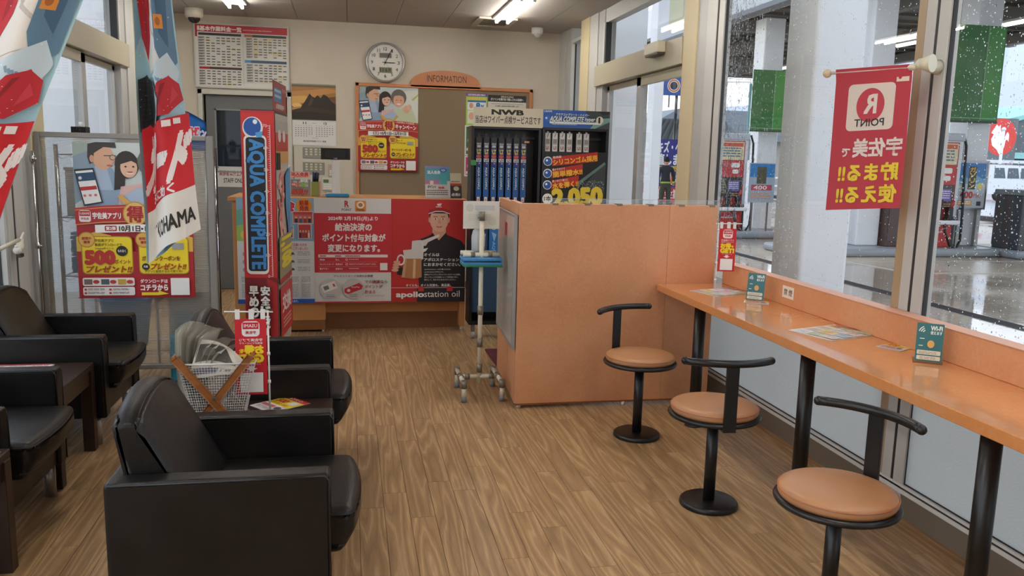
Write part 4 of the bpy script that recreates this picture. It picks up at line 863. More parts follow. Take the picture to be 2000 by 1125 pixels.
# ================================================================== FURNITURE
# ---- armchairs (face +x)
def lerp(a, b_, t_): return a+(b_-a)*t_
def armchair():
    t = thing('armchair', '', 'armchair')
    def arm(s):
        b = B(); b.box(-.30, s*.245 if s > 0 else -.32, .14, .30, .32 if s > 0 else -.245, .55, LEATHER, .014, 3)
        return b
    for s in (1, -1): 
        a = arm(s).build('arm', t); one('piping', a, lambda b: (b.tube([(-.29, s*.319, .543), (.285, s*.319, .543), (.297, s*.319, .53), (.299, s*.319, .15)], .004, M('0e0c0b', .35), 6), b.tube([(-.29, s*.247, .543), (.285, s*.247, .543), (.297, s*.247, .53), (.299, s*.247, .40)], .004, M('0e0c0b', .35), 6)))
    one('back_frame', t, lambda b: b.box(-.30, -.25, .14, -.235, .25, .545, LEATHER, .012, 2))
    one('seat_base', t, lambda b: b.box(-.24, -.244, .15, .27, .244, .27, LEATHER, .01, 2))
    # plump seat cushion that overhangs the front
    def cush(b):
        b.box(-.2, -.24, .265, .365, .24, .405, LEATHER, .035, 4)
        for v in b.bm.verts:
            u = (v.co.x+.2)/.565; w = v.co.y/.24
            if v.co.z > .36: v.co.z += .014*(1-w*w)*(1-(2*u-1)**4)
            if v.co.x > .3: v.co.x += .02*(1-w*w); v.co.z -= (.01 if v.co.z > .36 else .035)
            if v.co.x > .33 and v.co.z < .33: v.co.x -= .03
    b = B(); b.box(-.2, -.24, .265, .365, .24, .405, LEATHER); bmesh.ops.subdivide_edges(b.bm, edges=b.bm.edges[:], cuts=7, use_grid_fill=True)
    es = [e for e in b.bm.edges if len(e.link_faces) == 2 and e.calc_face_angle(0) > 1]
    bmesh.ops.bevel(b.bm, geom=es, offset=.03, segments=3, profile=.6, affect='EDGES')
    for v in b.bm.verts:
        u = (v.co.x+.2)/.565; w = v.co.y/.24
        if v.co.z > .33: v.co.z += .012*(1-w*w)*(1-(2*u-1)**4)
        if v.co.x > .25: v.co.x += .025*(1-w*w)*(v.co.x-.25)/.11
        if v.co.x > .28 and v.co.z < .33: v.co.x -= .035*(.33-v.co.z)/.06*(v.co.x-.28)/.09
    for f in b.bm.faces: f.smooth = True
    b.build('seat_cushion', t)
    one('front_apron', t, lambda b: b.box(.255, -.242, .15, .285, .242, .285, LEATHER, .008, 2))
    # wedge-shaped back cushion: upright rear face, sloping front, crowned top
    b = B(); b.box(-1, -.24, 0, 1, .24, 1, LEATHER); bmesh.ops.subdivide_edges(b.bm, edges=b.bm.edges[:], cuts=9, use_grid_fill=True)
    for v in b.bm.verts:
        u = v.co.z; w = v.co.y/.24; k = (v.co.x+1)/2
        xb = -.232-.062*u; xf = -.015-.20*u+.02*(1-w*w)*math.sin(PI*min(1, u*1.1))
        z = .33+.355*u
        v.co.x = lerp(xb, xf, k); v.co.z = z+(.05*(1-w*w)*u**3)+(.012*math.sin(PI*k) if u > .99 else 0)
        if abs(w) > .99: v.co.y *= 1-.0*u
    es = [e for e in b.bm.edges if len(e.link_faces) == 2 and e.calc_face_angle(0) > .8]
    bmesh.ops.bevel(b.bm, geom=es, offset=.018, segments=3, profile=.6, affect='EDGES')
    for f in b.bm.faces: f.smooth = True
    b.wn = True
    bc = b.build('back_cushion', t)
    for x in (-.25, .24):
        for y in (-.28, .28): one('leg', t, lambda b: b.cyl((x, y, 0), (x, y, .15), .024, M('a9a7a4', .3, .7), n=14))
    return t
ch0 = armchair()
seats = [(-.36, 2.60, 'black leather armchair nearest the viewer with its side panel filling the lower left'),
         (-.385, 3.80, 'black leather armchair behind the newspaper rack and mini flag table'),
         (-1.47, 4.50, 'black leather armchair in front of the translucent partition'),
         (-1.48, 3.31, 'black leather armchair at the left edge between the two left side tables')]
for k, (x, y, lb) in enumerate(seats):
    o = ch0 if k == 0 else copy_tree(ch0); o.location = (x, y, 0); tag(o, lb, 'armchair', 'black leather armchairs')
# ---- side tables
def stable(x, y, w, d, h, label):
    t = thing('side_table', label, 'table', (x, y, 0), 0, 'dark wooden side tables')
    one('tabletop', t, lambda b: b.box(-w/2, -d/2, h-.03, w/2, d/2, h, WOODD, .003, 1))
    for sx in (-1, 1):
        for sy in (-1, 1): one('leg', t, lambda b: b.box(sx*(w/2-.026)-.026, sy*(d/2-.026)-.026, 0, sx*(w/2-.026)+.026, sy*(d/2-.026)+.026, h-.03, WOODD, .002, 1))
    for sy in (-1, 1): one('apron', t, lambda b: b.box(-w/2+.05, sy*(d/2-.02)-.01, h-.10, w/2-.05, sy*(d/2-.02)+.01, h-.03, WOODD))
    for sx in (-1, 1): one('apron', t, lambda b: b.box(sx*(w/2-.02)-.01, -d/2+.05, h-.10, sx*(w/2-.02)+.01, d/2-.05, h-.03, WOODD))
stable(-1.49, 3.905, .56, .52, .43, 'dark wooden side table between the two left armchairs')
stable(-1.42, 2.68, .56, .56, .43, 'dark wooden side table cut by the lower left corner')
stable(-.355, 3.205, .56, .53, .42, 'dark wooden side table holding the newspaper rack and mini flag')
# ---- leaflets lying flat
def leaflet(cx, cy, z, w, h, rz, label, style, group=None):
    c = Canvas(w*100, h*100, .01, 'e8e4de', thick=.0008, dz=.0002); W_, H_ = w*100, h*100; R = random.Random(int(cx*1000+cy*77))
    if style == 'campaign':
        c.rect(0, 0, W_, H_*.16, 'b8242c').text('キャンペーン', W_*.08, H_*.03, W_*.7, H_*.1, 'f4ece8', .04).rect(0, H_*.16, W_, H_*.42, 'e8c82c').text('500', W_*.08, H_*.22, W_*.4, H_*.18, 'b8302a', .06).text('プレゼント!!', W_*.08, H_*.44, W_*.7, H_*.1, 'a8401a', .05).rect(W_*.6, H_*.2, W_*.3, H_*.2, 'd8d0c8').rect(0, H_*.58, W_, H_*.42, 'dcd6d2').rect(W_*.05, H_*.64, W_*.55, H_*.12, 'c85a5a').ell(W_*.78, H_*.72, W_*.12, H_*.08, '4a4a52').fine(W_*.06, H_*.8, W_*.85, H_*.14, 4, 'a08a86', .5, .3)
    else:
        for i in range(3):
            for j in range(4):
                c.rect(W_*(.03+i*.33), H_*(.04+j*.24), W_*.30, H_*.20, R.choice(['e6dccf', 'd8b8b0', 'e2d38a', 'b9c8d2', 'ece9e4', 'c9d0a8', 'e8e4de'])); c.fine(W_*(.05+i*.33), H_*(.07+j*.24), W_*.24, H_*.14, 4, R.choice(['b08a84', '8a929a', 'c0504c']), .5, .3)
        c.rect(W_*.03, H_*.02, W_*.94, H_*.05, 'c04048')
    # lying on its back: local z-down sheet turned flat
    o = c.build('leaflet', None, (0, 0, 0))
    me = o.data; Rm = Matrix.Translation((-w/2, h/2, .0006)) @ Matrix.Rotation(-PI/2, 4, 'X')
    me.transform(Rm)
    o.location = (cx, cy, z+.0008); o.rotation_euler = (0, 0, rz)
    return tag(o, label, 'leaflet', group)
leaflet(-.285, 3.395, .42, .148, .19, -.9, 'red and yellow campaign leaflet on the table with the mini flag', 'campaign')
leaflet(-1.52, 4.02, .43, .30, .21, 0, 'glossy multicolour leaflet on the left side table between armchairs', 'price')
leaflet(-1.26, 2.80, .43, .21, .25, 0, 'white leaflet on the side table at the lower left corner', 'price')
leaflet(2.03, 4.22, .735, .21, .28, -1.2, 'pale printed leaflet at the far end of the orange bar counter', 'price')
leaflet(2.075, 3.90, .735, .125, .13, -.5, 'small red-topped leaflet beside the far tent card on the bar', 'campaign')
leaflet(2.045, 3.15, .735, .23, .30, -1.25, 'large multicolour leaflet in the middle of the orange bar counter', 'price')
leaflet(2.145, 2.865, .735, .10, .14, -1.1, 'small yellow campaign leaflet beside the near tent card on the bar', 'campaign')
# ---- mini flags on little poles
def miniflag(name, label, loc, rz, hgt, w, h, mirror, armL, right=False):
    D = w+.012 if right else 0
    t = thing(name, label, 'flag', loc, rz)
    WP = M('e8e4da', .4)
    b = B(); b.cyl((0, 0, 0), (0, 0, hgt), .0035, WP, n=8)
    for q in (.12, .38, .62, .88): b.cyl((0, 0, hgt*q), (0, 0, hgt*q+.012), .006, WP, n=8)
    b.cyl((armL*.12*(-1 if right else 1), 0, hgt-.004), (armL if right else -armL, 0, hgt-.001), .003, WP, n=6); b.build('pole', t)
    one('base', t, lambda b: b.lathe((0, 0, 0), [(.001, 0), (.03, 0), (.03, .004), (.001, .005)], thin_base, 20))
    c = Canvas(12, 31, w/12, 'c8242e', mirror=mirror, thick=.0006, dz=.0002)
    c.rrect(2.6, 1, 6.8, 6.2, 1.5, 'f0e8e4').rect(3, 1.5, 6, 2.7, 'c8242e').text('USAMI', 3.5, 2.2, 5, 1.3, 'f0e8e4', .02).text('宇佐美', 4, 4.9, 4, 1.3, 'c8242e', .03)
    c.text('宇佐美アプリ', 1.6, 8.0, 8.8, 1.2, 'f0e0dc', .03).text('新規ダウンロードで', 1.6, 9.5, 8.8, .8, 'f0e0dc', .02).text('お得', 1.4, 10.8, 7, 3.4, 'f0d428', .07).text('を', 8.8, 12.2, 1.8, 1.6, 'f0d428', .05).text('GET!', 1.4, 14.6, 9.4, 3, 'f0d428', .08).text('アプリ登録はコチラ', 2.4, 18.2, 7.4, .7, 'f0e0dc', .01)
    c.poly([(5, 19.3), (7, 19.3), (7, 20.1), (8.4, 20.1), (6, 21.4), (3.6, 20.1), (5, 20.1)], 'f0e8e4').rect(1.6, 21.9, 8.8, 8.1, 'ece8e2')
    hh = 31*w/12
    c.build('cloth', t, (-w-.006+D, -.004, hgt-.028))
    one('hanging_loop', t, lambda b: b.box(-w-.004+D, -.005, hgt-.03, -w+.012+D, .004, hgt+.006, M('e8e4e0', .5))); one('hanging_loop', t, lambda b: b.box(-w*.5-.012+D, -.005, hgt-.03, -w*.5+.006+D, .004, hgt+.006, M('e8e4e0', .5))); one('hanging_loop', t, lambda b: b.box(-.026+D, -.005, hgt-.03, -.01+D, .004, hgt+.006, M('e8e4e0', .5)))
    return t
thin_base = thin_glass('clear_base', (.95, .97, .97, 1))
miniflag('mini_flag', 'small red pole flag with mirrored lettering on the side table', (-.30, 3.12, .42), 0, .445, .112, .29, True, .155)
miniflag('mini_flag', 'small red pole flag beside the window at the far end of the bar', (2.045, 4.34, .735), -.25, .375, .095, .26, False, .13, True)
# ---- newspaper rack
t = thing('newspaper_rack', 'folding newspaper rack with crossed wooden legs and white mesh bag', 'rack', (-.475, 3.16, .42), 0)
WL = mottled('rack_wood', '8c5226', '9c6030', 14, .45, 0, None, (1, 1, 5))
def bar_between(b, p, q, w, d, m):
    p = Vector(p); q = Vector(q); dd = (q-p); L = dd.length; ang = math.atan2(dd.x, dd.z)
    b.box(-w/2, -d/2, -L/2, w/2, d/2, L/2, m, .003, 1, Matrix.Translation((p+q)/2) @ Matrix.Rotation(ang, 4, 'Y'))
for y in (-.105, .105):
    one('leg', t, lambda b: bar_between(b, (-.145, y, .285), (.075, y, .006), .026, .012, WL)); one('leg', t, lambda b: bar_between(b, (.115, y+.013, .285), (-.10, y+.013, .006), .026, .012, WL)); one('pivot_bolt', t, lambda b: b.cyl((-.012, y-.012, .135), (-.012, y+.026, .135), .006, STEEL, n=10))
for x, z in ((-.15, .285), (.12, .285), (-.095, .012), (.07, .012)): one('cross_rod', t, lambda b: b.cyl((x, -.11, z), (x, .12, z), .007, WL, n=8))
NET = M('dcd9d2', .6)
b = B()
def bag(u, v, face):
    z = .025+v*.235; xw0 = -.085-v*.055; xw1 = .075+v*.055
    if face == 0: return Vector((xw0+(xw1-xw0)*u, -.095, z))
    if face == 1: return Vector((xw0+(xw1-xw0)*u, .095, z))
    if face == 2: return Vector((xw1, -.095+.19*u, z))
    return Vector((xw0, -.095+.19*u, z))
for f in range(4): b.grid(26 if f < 2 else 20, 24, lambda u, v: bag(u, v, f), NET)
b.grid(20, 16, lambda u, v: Vector((-.085+.16*u, -.095+.19*v, .025)), NET)
bg_ = b.build('mesh_bag', t, fix=False); tag(bg_, None, kind='stuff')
w_ = bg_.modifiers.new('net', 'WIREFRAME'); w_.thickness = .0015; w_.use_replace = True
one('bag_rim', t, lambda b: [b.tube(p, .004, NET, 6) for p in ([(-.14, -.095, .26), (.13, -.095, .26), (.13, .095, .26), (-.14, .095, .26), (-.14, -.095, .26)],)])
# newspapers
def paper_mat():
    k = NT('newsprint', 'cfcabd', .8); tcn = k.n('TexCoord'); br = k.n('TexBrick', {'Vector': k.n('Mapping', {0: tcn.outputs['Object'], 'Scale': (1, 1, 1), 'Rotation': (PI/2, 0, 0)}).outputs[0], 'Color1': lin('96928a'), 'Color2': lin('6f6b64'), 'Mortar': lin('dcd8cc'), 'Scale': 26.0, 'Mortar Size': .18, 'Brick Width': .9, 'Row Height': .22})
    n = k.n('TexNoise', {'Vector': tcn.outputs['Object'], 'Scale': 12.0}); mx = k.n('MixRGB', {0: k.ramp(n.outputs[0], [(.45, (0, 0, 0, 1)), (.5, (.9, .9, .9, 1))]), 1: lin('dedacf'), 2: br.outputs[0]}); k.link(mx.outputs[0], 'Base Color')
    return k.m
NEWS = paper_mat()
R = random.Random(2)
NL = ['grey folded newspaper at the left end of the mesh rack', 'second folded newspaper from the left in the mesh rack', 'third folded newspaper from the left in the mesh rack', 'fourth folded newspaper from the left in the mesh rack', 'fifth folded newspaper from the left in the mesh rack', 'sixth folded newspaper from the left in the mesh rack', 'seventh newspaper from the left, curling over to the right', 'eighth newspaper from the left, curling over the rack']
for k in range(8):
    H = .36+R.uniform(-.012, .012)-.010*max(0, k-3); w = .15; x0 = -.105+k*.0125; lean = -.30+k*.05
    def pf(u, v):
        z = v*H; e = max(0, v-.5)*2
        return Vector((lean*.10*v+e**2*(.02+.006*k)*(1+.3*(u-.5)), -w/2+u*w, z-e**3*.004*k-.018*(2*u-1)**2*(v > .95)))
    b = B(); b.grid(5, 12, pf, NEWS)
    ext = bmesh.ops.solidify(b.bm, geom=b.bm.faces[:], thickness=.011+R.random()*.002)
    for f in b.bm.faces: f.smooth = True
    fold = b.build('newspaper', None, (-.475+x0, 3.155+R.uniform(-.012, .012), .42+.032))
    fold.rotation_euler[2] = -.28+R.uniform(-.06, .06)
    tag(fold, NL[k], 'newspaper', 'newspapers in the mesh rack')
c = Canvas(22, 17, .01, 'cfcabc', rough=.8, dz=.0002)
c.poly([(1, 2), (12, 1), (19, 6), (20, 9), (8, 9), (1, 10)], '5f5a55').poly([(13, 1.4), (16, 1.6), (20, 6), (18, 7)], 'd8d4c8').ell(6, 5, 3, 2, '8a857e').rect(1, 11, 20, 1, 'e0dcd0').rect(1, 12.6, 12, 2.8, '6a6676').rect(14, 12.4, 6, 3.2, 'e0dcd0').rect(14.4, 12.8, 5.2, 2.4, '8a8680').rect(15, 13.2, 1.6, 1.6, 'd8d4c8')
fp = c.build('newspaper', None, (-.475, 3.155, .42), fn=lambda u, v: (-.075+.16*u-.03*v+.01*(1-v), -.088+.02*math.sin(u*PI)*(1-v)+.03*(1-v), .345-.12*v-.09*(1-v)*u*u-.02*v*(1-u)), nu=10, nv=8)
tag(fp, 'open newspaper with dark headline photo curling over the front of the rack', 'newspaper', 'newspapers in the mesh rack')
# ---- bar counter by the window
t = thing('bar_counter', 'long glossy orange bar counter under the rain-spotted windows', 'counter', (0, 0, 0))
one('worktop', t, lambda b: b.box(1.77, .6, .695, 2.25, 4.535, .735, COUNTER, .002, 1))
one('splash_board', t, lambda b: b.box(2.18, .6, .7352, 2.25, 4.535, .858, ORANGE, .002, 1)); one('splash_cap', t, lambda b: b.box(2.178, .6, .858, 2.252, 4.535, .861, M('d9a184', .4)))
for y in (4.13, 3.04, 2.03, .95): one('leg', t, lambda b: (b.cyl((1.87, y, 0), (1.87, y, .695), .031, BLACKM, n=24), b.lathe((1.87, y, 0), [(.031, 0), (.05, 0), (.05, .006), (.031, .008)], BLACKM, 24)))
for y0, y1, w, lb in ((3.87, 3.93, .06, 0),): 
    s_ = thing('wall_label', 'small white label stuck on the splash board of the bar', 'label', (2.178, 3.83, .835)); c = Canvas(11, 6, .01, 'e8e0d4'); c.text('禁 煙', 1.5, 1.4, 8, 3.2, '5a4a40', .02); c.build('label_print', s_, (0, 0, 0), (0, 0, -PI/2))
# tent cards
def tent(x, y, label, rz):
    t = thing('tent_card', label, 'sign', (x, y, .735), rz)
    c = Canvas(9, 14, .01, '2f6f74'); c.text('Wi-Fi', 4.6, .9, 3.8, 1.6, 'e8efe8', .05).text('使えます', 4.6, 2.8, 3.8, 1.2, 'e8efe8', .04)
    for r in (2.6, 1.9, 1.2): c.poly([(3.2-r*math.cos(a), 3.6-r*math.sin(a)) for a in [q*PI/16+.2 for q in range(6)]]+[(3.2-(r-.35)*math.cos(a), 3.6-(r-.35)*math.sin(a)) for a in [q*PI/16+.2 for q in range(5, -1, -1)]], 'e8efe8')
    c.ell(5, 7.6, 1.2, 1.4, 'd8a860').rect(1.2, 5.6, 1.6, .3, 'e8efe8').rect(1.0, 8.2, 1.4, .3, 'e8efe8')
    c.rrect(.6, 10, 7.8, 1.6, .3, 'dcdcc8').rrect(.6, 12, 7.8, 1.5, .3, 'dcdcc8').fine(1.2, 10.5, 6, 1, 2, 'a89a80', .5, .3).fine(1.6, 12.4, 5.4, 1, 2, 'a89a80', .5, .3)
    o = c.build('card_print', t, (-.045, 0, .146), (-.18, 0, 0)); one('acrylic_stand', t, lambda b: (b.box(-.05, -.03, 0, .05, .07, .003, ACRYL),))
tent(2.085, 3.93, 'teal tent card near the far end of the orange bar', -.75); tent(2.10, 2.625, 'teal tent card near the viewer on the orange bar', -.62)
# ---- stools
def stool():
    t = thing('bar_stool', '', 'stool')
    one('pole', t, lambda b: (b.cyl((0, 0, 0), (0, 0, .40), .0245, BLACKM, n=20),)); one('floor_flange', t, lambda b: b.lathe((0, 0, 0), [(.12, 0), (.124, .005), (.121, .02), (.11, .026), (.03, .026)], BLACKM, 36))
    one('seat_pan', t, lambda b: b.lathe((0, 0, 0), [(.02, .392), (.17, .392), (.188, .396), (.193, .405), (.188, .414), (.17, .415), (.02, .415)], BLACKM, 44))
    s_ = one('seat_cushion', t, lambda b: b.lathe((0, 0, 0), [(.01, .4152), (.176, .4152), (.1805, .425), (.180, .438), (.172, .448), (.15, .453), (.08, .457), (.005, .458)], CAMEL, 48)); one('welt', s_, lambda b: b.lathe((0, 0, 0), [(.1795, .4375), (.1825, .4385), (.1825, .4405), (.1785, .4415)], M('a8683f', .4), 48))
    one('back_post', t, lambda b: b.box(-.026, -.194, .39, .026, -.182, .66, BLACKM, .002, 1)); one('post_bracket', t, lambda b: b.box(-.026, -.194, .385, .026, -.12, .392, BLACKM))
    arc = [(.30*math.sin(a), .112-.30*math.cos(a), .665) for a in [(-.63+q*1.26/14) for q in range(15)]]
    one('back_rail', t, lambda b: (b.tube(arc, .016, BLACKM, 12), b.ball(arc[0], .0165, BLACKM, 10), b.ball(arc[-1], .0165, BLACKM, 10)))
    one('height_screw', t, lambda b: b.cyl((.0, -.026, .385), (0, -.032, .385), .004, CHROME, n=8))
    return t
st0 = stool()
for k, (x, y, rz, lb) in enumerate(((1.49, 4.0, -2.72, 'camel-topped bar stool farthest away, in front of the orange desk'), (1.50, 3.115, -.11, 'middle camel-topped bar stool with its backrest turned to the viewer'), (1.50, 2.215, 2.0, 'camel-topped bar stool nearest the viewer at the lower right'))):
    o = st0 if k == 0 else copy_tree(st0); o.location = (x, y, 0); o.rotation_euler[2] = rz; tag(o, lb, 'stool', 'bar stools with camel seats')
# ---- orange desk booth
DY = 4.541
t = thing('orange_desk', 'big orange laminate booth desk in the middle of the room', 'desk', (0, 0, 0))
def deskf(b): b.box(.935, DY, .03, 1.829, DY+.03, 1.195, ORANGE, .002, 1)
one('front_panel', t, deskf); one('front_panel', t, lambda b: b.box(1.8295, DY, .03, 2.13, DY+.03, 1.195, ORANGE, .002, 1)); one('plinth', t, lambda b: b.box(.945, DY+.002, .02, 2.12, DY+.028, .055, M('8f5426', .5)))
sk = Matrix.Translation((.935, DY+.03, 0)) @ Matrix.Rotation(-math.atan2(.045, .82), 4, 'Z')
one('side_panel', t, lambda b: b.box(0, .0, .03, .03, .32, 1.195, ORANGE, .002, 1, sk)); one('side_panel', t, lambda b: b.box(0, .325, .03, .03, .82, 1.185, ORANGE, .002, 1, sk)); one('side_plinth', t, lambda b: b.box(.003, 0, .02, .028, .8, .055, M('8f5426', .5), 0, 1, sk))
one('inner_top', t, lambda b: b.box(.99, DY+.031, .74, 2.1, 5.35, .77, COUNTER2)); one('desk_foot', t, lambda b: (b.cyl((.965, DY+.03, 0), (.965, DY+.03, .022), .015, M('d8d4cc', .5), n=12), )); one('desk_foot', t, lambda b: b.cyl((1.6, DY+.015, 0), (1.6, DY+.015, .022), .015, M('d8d4cc', .5), n=12))
one('back_leg', t, lambda b: b.box(2.06, 5.28, 0, 2.1, 5.34, .74, ORANGE))
t = thing('acrylic_screen', 'low clear acrylic strip clipped along the orange desk top', 'screen', (0, 0, 0))
one('acrylic_strip', t, lambda b: b.box(1.08, DY+.035, 1.16, 2.14, DY+.039, 1.222, ACRYL)); one('strip_edge', t, lambda b: (b.box(1.08, DY+.0345, 1.2215, 2.14, DY+.0395, 1.2235, M('b0b8b4', .3))))
for k in range(6):
    x = 1.14+k*.19; one('clip', t, lambda b: (b.box(x-.015, DY-.003, 1.187, x+.02, DY+.042, 1.199, M('7a6a58', .3, .6), .001, 1)))
t = thing('whiteboard', 'silver-framed glossy whiteboard fixed to the left side of the orange desk', 'board', (.932, DY+.02, 0), -math.atan2(.045, .82))
one('panel', t, lambda b: b.box(-.018, .0, .37, -.004, .72, 1.115, M('dad6c8', .12, 0, .5, coat=.6)))
b = B()
for a in ((-.022, -.01, .355, -.001, .73, .372), (-.022, -.01, 1.112, -.001, .73, 1.128), (-.022, -.012, .355, -.001, .004, 1.128), (-.022, .716, .355, -.001, .73, 1.128)): b.box(*a, M('a3a6a8', .3, .5), .001, 1)
b.build('board_frame', t); one('sticker', t, lambda b: b.box(-.019, .30, .98, -.0181, .40, 1.06, M('a02a30', .4)))
# ---- rug
t = tag(one('floor_mat', None, lambda b: b.box(1.0, 5.05, .0005, 2.1, 6.02, .009, mottled('maroon_rug', '4f1620', '651e2a', 220, .95, .4, 400))), 'dark red entrance mat on the floor behind the orange desk', 'mat')
# ---- pipe stand with sheet, spray bottle and towel
t = thing('pipe_stand', 'home-made stand of cream pipes with grey joints beside the orange desk', 'stand', (.775, 4.86, 0))
PIPE = M('d9d2bd', .4); JT = M('7e776a', .3, .3)
one('pole', t, lambda b: b.cyl((0, 0, .075), (0, 0, 1.12), .0138, PIPE)); 
for z in (.14, .30, .50, .80, 1.07): one('pole_joint', t, lambda b: b.cyl((0, 0, z), (0, 0, z+.055), .018, JT))
one('crossbar', t, lambda b: b.cyl((-.11, .0, .865), (.11, .0, .865), .0138, PIPE)); one('crossbar', t, lambda b: b.cyl((-.11, .12, .865), (.11, .12, .865), .0138, PIPE))
for s in (-1, 1):
    one('bar_joint', t, lambda b: b.cyl((s*.04, 0, .865), (s*.065, 0, .865), .017, JT)); one('floor_bar', t, lambda b: b.cyl((s*.0, 0, .115), (s*.105, 0, .115), .0138, PIPE)); one('bar_joint', t, lambda b: b.cyl((s*.06, 0, .115), (s*.09, 0, .115), .018, JT))
    one('foot_rail', t, lambda b: b.cyl((s*.115, -.15, .115), (s*.115, .17, .115), .0138, PIPE)); one('rail_joint', t, lambda b: b.cyl((s*.115, -.03, .115), (s*.115, .03, .115), .018, JT))
    for y in (-.155, .17): one('foot', t, lambda b: (b.cyl((s*.115, y, .025), (s*.115, y, .10), .0138, PIPE), b.cyl((s*.115, y, .085), (s*.115, y, .133), .018, JT), b.cyl((s*.115, y, 0), (s*.115, y, .035), .017, M('7c8084', .6), .0155)))
t = thing('notice_sheet', 'white reversed paper sheet taped to the top of the pipe stand', 'notice', (.665, 4.885, 1.185)); c = Canvas(22, 16.5, .01, 'dcdad0', thick=.0008); c.ell(4, 4, 2.4, 2.4, 'cfccc2').rect(7, 2.5, 12, 3, 'c6c8c8').fine(3, 8, 14, 4, 4, 'd0cec4', .5).ell(17.6, 12, 2.6, 2.6, 'd2cfc2'); c.build('sheet', t); one('tape', t, lambda b: b.box(.09, -.003, -.105, .13, -.0015, -.095, M('5a8a6a', .4)))
t = thing('spray_bottle', 'white plastic spray bottle standing on the pipe stand crossbars', 'bottle', (.765, 4.925, .88)); one('bottle_body', t, lambda b: b.lathe((0, 0, 0), [(.03, 0), (.041, .006), (.042, .09), (.034, .125), (.014, .145), (.014, .165)], M('d9dde0', .35, trans=.2), 24)); one('spray_head', t, lambda b: (b.box(-.012, -.04, .165, .012, .02, .19, M('c9d8d0', .4), .004), b.box(-.006, -.035, .13, .006, -.025, .165, M('c9d8d0', .4))))
def towel(name, label, x, y, z, w, d, n, cols, seed):
    R = random.Random(seed); t = thing(name, label, 'towel', (x, y, z))
    for k in range(n):
        b = B(); h = .018
        def f(u, v): return Vector((-w/2+u*w, -d/2+v*d, k*h+h*.5*0))
        b.box(-w/2+R.uniform(0, .006), -d/2, k*h, w/2-R.uniform(0, .006), d/2, k*h+h*.95, cols[k % len(cols)], .007, 3)
        for v in b.bm.verts: v.co.z += .004*math.sin(v.co.x*30+k)+.003*math.sin(v.co.y*40+k*2)
        b.build('folded_layer', t)
    return t
TB = mottled('blue_towel', '3f7ab0', '4a86bb', 60, .95, .4, 200); TG = mottled('green_towel', '2f7a5a', '358463', 60, .95, .4, 200)
towel('folded_towel', 'folded blue and green towel lying over the pipe stand arms', .775, 4.87, .80, .24, .17, 3, (TG, TB, TB), 4)
# ---- reception counter at the back
t = thing('reception_counter', 'light wood reception counter covered by three big posters', 'counter', (0, 0, 0))
one('counter_top', t, lambda b: b.box(-.93, 6.745, 1.06, .955, 7.42, 1.092, COUNTER2, .003, 1))
one('pedestal', t, lambda b: b.box(-.90, 6.765, .10, -.197, 7.35, 1.06, COUNTER2, .002, 1)); one('pedestal_plinth', t, lambda b: b.box(-.895, 6.768, .02, -.20, 7.3, .10, M('8c5a2f', .5)))
one('front_panel', t, lambda b: b.box(-.197, 6.765, .30, .90, 6.79, 1.06, COUNTER2)); one('kick_panel', t, lambda b: b.box(-.197, 6.885, .14, .90, 6.91, .30, COUNTER2)); one('kick_plinth', t, lambda b: b.box(-.197, 6.888, .0, .90, 6.91, .14, M('7d5230', .5)))
one('end_panel', t, lambda b: b.box(.90, 6.765, .03, .945, 7.40, 1.06, COUNTER2, .002, 1)); one('counter_foot', t, lambda b: b.cyl((.92, 6.79, 0), (.92, 6.79, .03), .012, M('d8d4cc', .5), n=10)); one('counter_foot', t, lambda b: b.cyl((-.22, 6.79, 0), (-.22, 6.79, .02), .012, M('d8d4cc', .5), n=10))
# left poster: lottery results
c = Canvas(59, 83.5, .01, 'dcdcda'); c.rect(0, 0, 59, 34, '8fb4cc').poly([(0, 10), (14, 6), (20, 18), (16, 34), (0, 34)], '6fae9a').poly([(0, 22), (10, 20), (18, 34), (0, 34)], '9cc46a').ell(6, 29, 3.2, 3.6, 'e2c46a')
c.text('大抽選会', 6, 1.5, 38, 9, 'd8303a', .07, 0, 0, 'f4f0ee', .12).ell(51.5, 6, 6.2, 6, 'e8962c').text('結果', 48, 1.6, 7, 4, 'b8302a', .06).text('発表', 48, 6, 7, 4, 'b8302a', .06)
R = random.Random(4)
for (x, y, w, h) in ((30, 11, 11, 10), (43, 10.5, 15, 9), (31, 22, 12, 9), (47, 20.5, 9.5, 11), (18, 12, 10, 9), (18, 23, 11, 9)):
    c.rect(x-.4, y-.4, w+.8, h+.8, 'eceae6').rect(x, y, w, h, R.choice(['c86a62', 'd8a08c', 'b84a48', 'c9807a'])); c.rect(x, y, w, h*.25, R.choice(['c84040', 'e0b0a0', '8a9ab0']))
    for k in range(4): c.ell(x+w*(.15+k*.23), y+h*.5, w*.07, h*.1, 'd8ab90').rect(x+w*(.08+k*.23), y+h*.6, w*.15, h*.36, R.choice(['3a3a48', 'e4e0dc', 'a03a38', '55607a']))
c.text('たくさんのご応募いただき', 33, 35.5, 20, 2.2, 'c84a48', .03).text('ありがとうございました!!', 33, 38.4, 21, 2.2, 'c84a48', .03)
for r_ in range(3):
    for q in range(2): x = 4+q*28; y = 42+r_*6.2; c.ell(x+2, y+2, 1.8, 1.9, '9aa0aa').poly([(x+6, y+1), (x+11, y+.6), (x+12, y+2.4), (x+8, y+2.8)], '55555a').fine(x+14, y, 10, 3.6, 3, '9a9894', .4, .4)
for q in range(6): c.fine(3+q*9.2, 62, 7, 4.6, 4, '9a9894', .5, .3); c.fine(3+q*9.2, 68, 7, 11, 11, 'a3a19c', .5, .5)
c.rect(0, 80, 59, 3.5, '2456b0').text('ご利用ありがとうございます。', 26, 80.8, 20, 1.8, 'e8ecf4', .03)
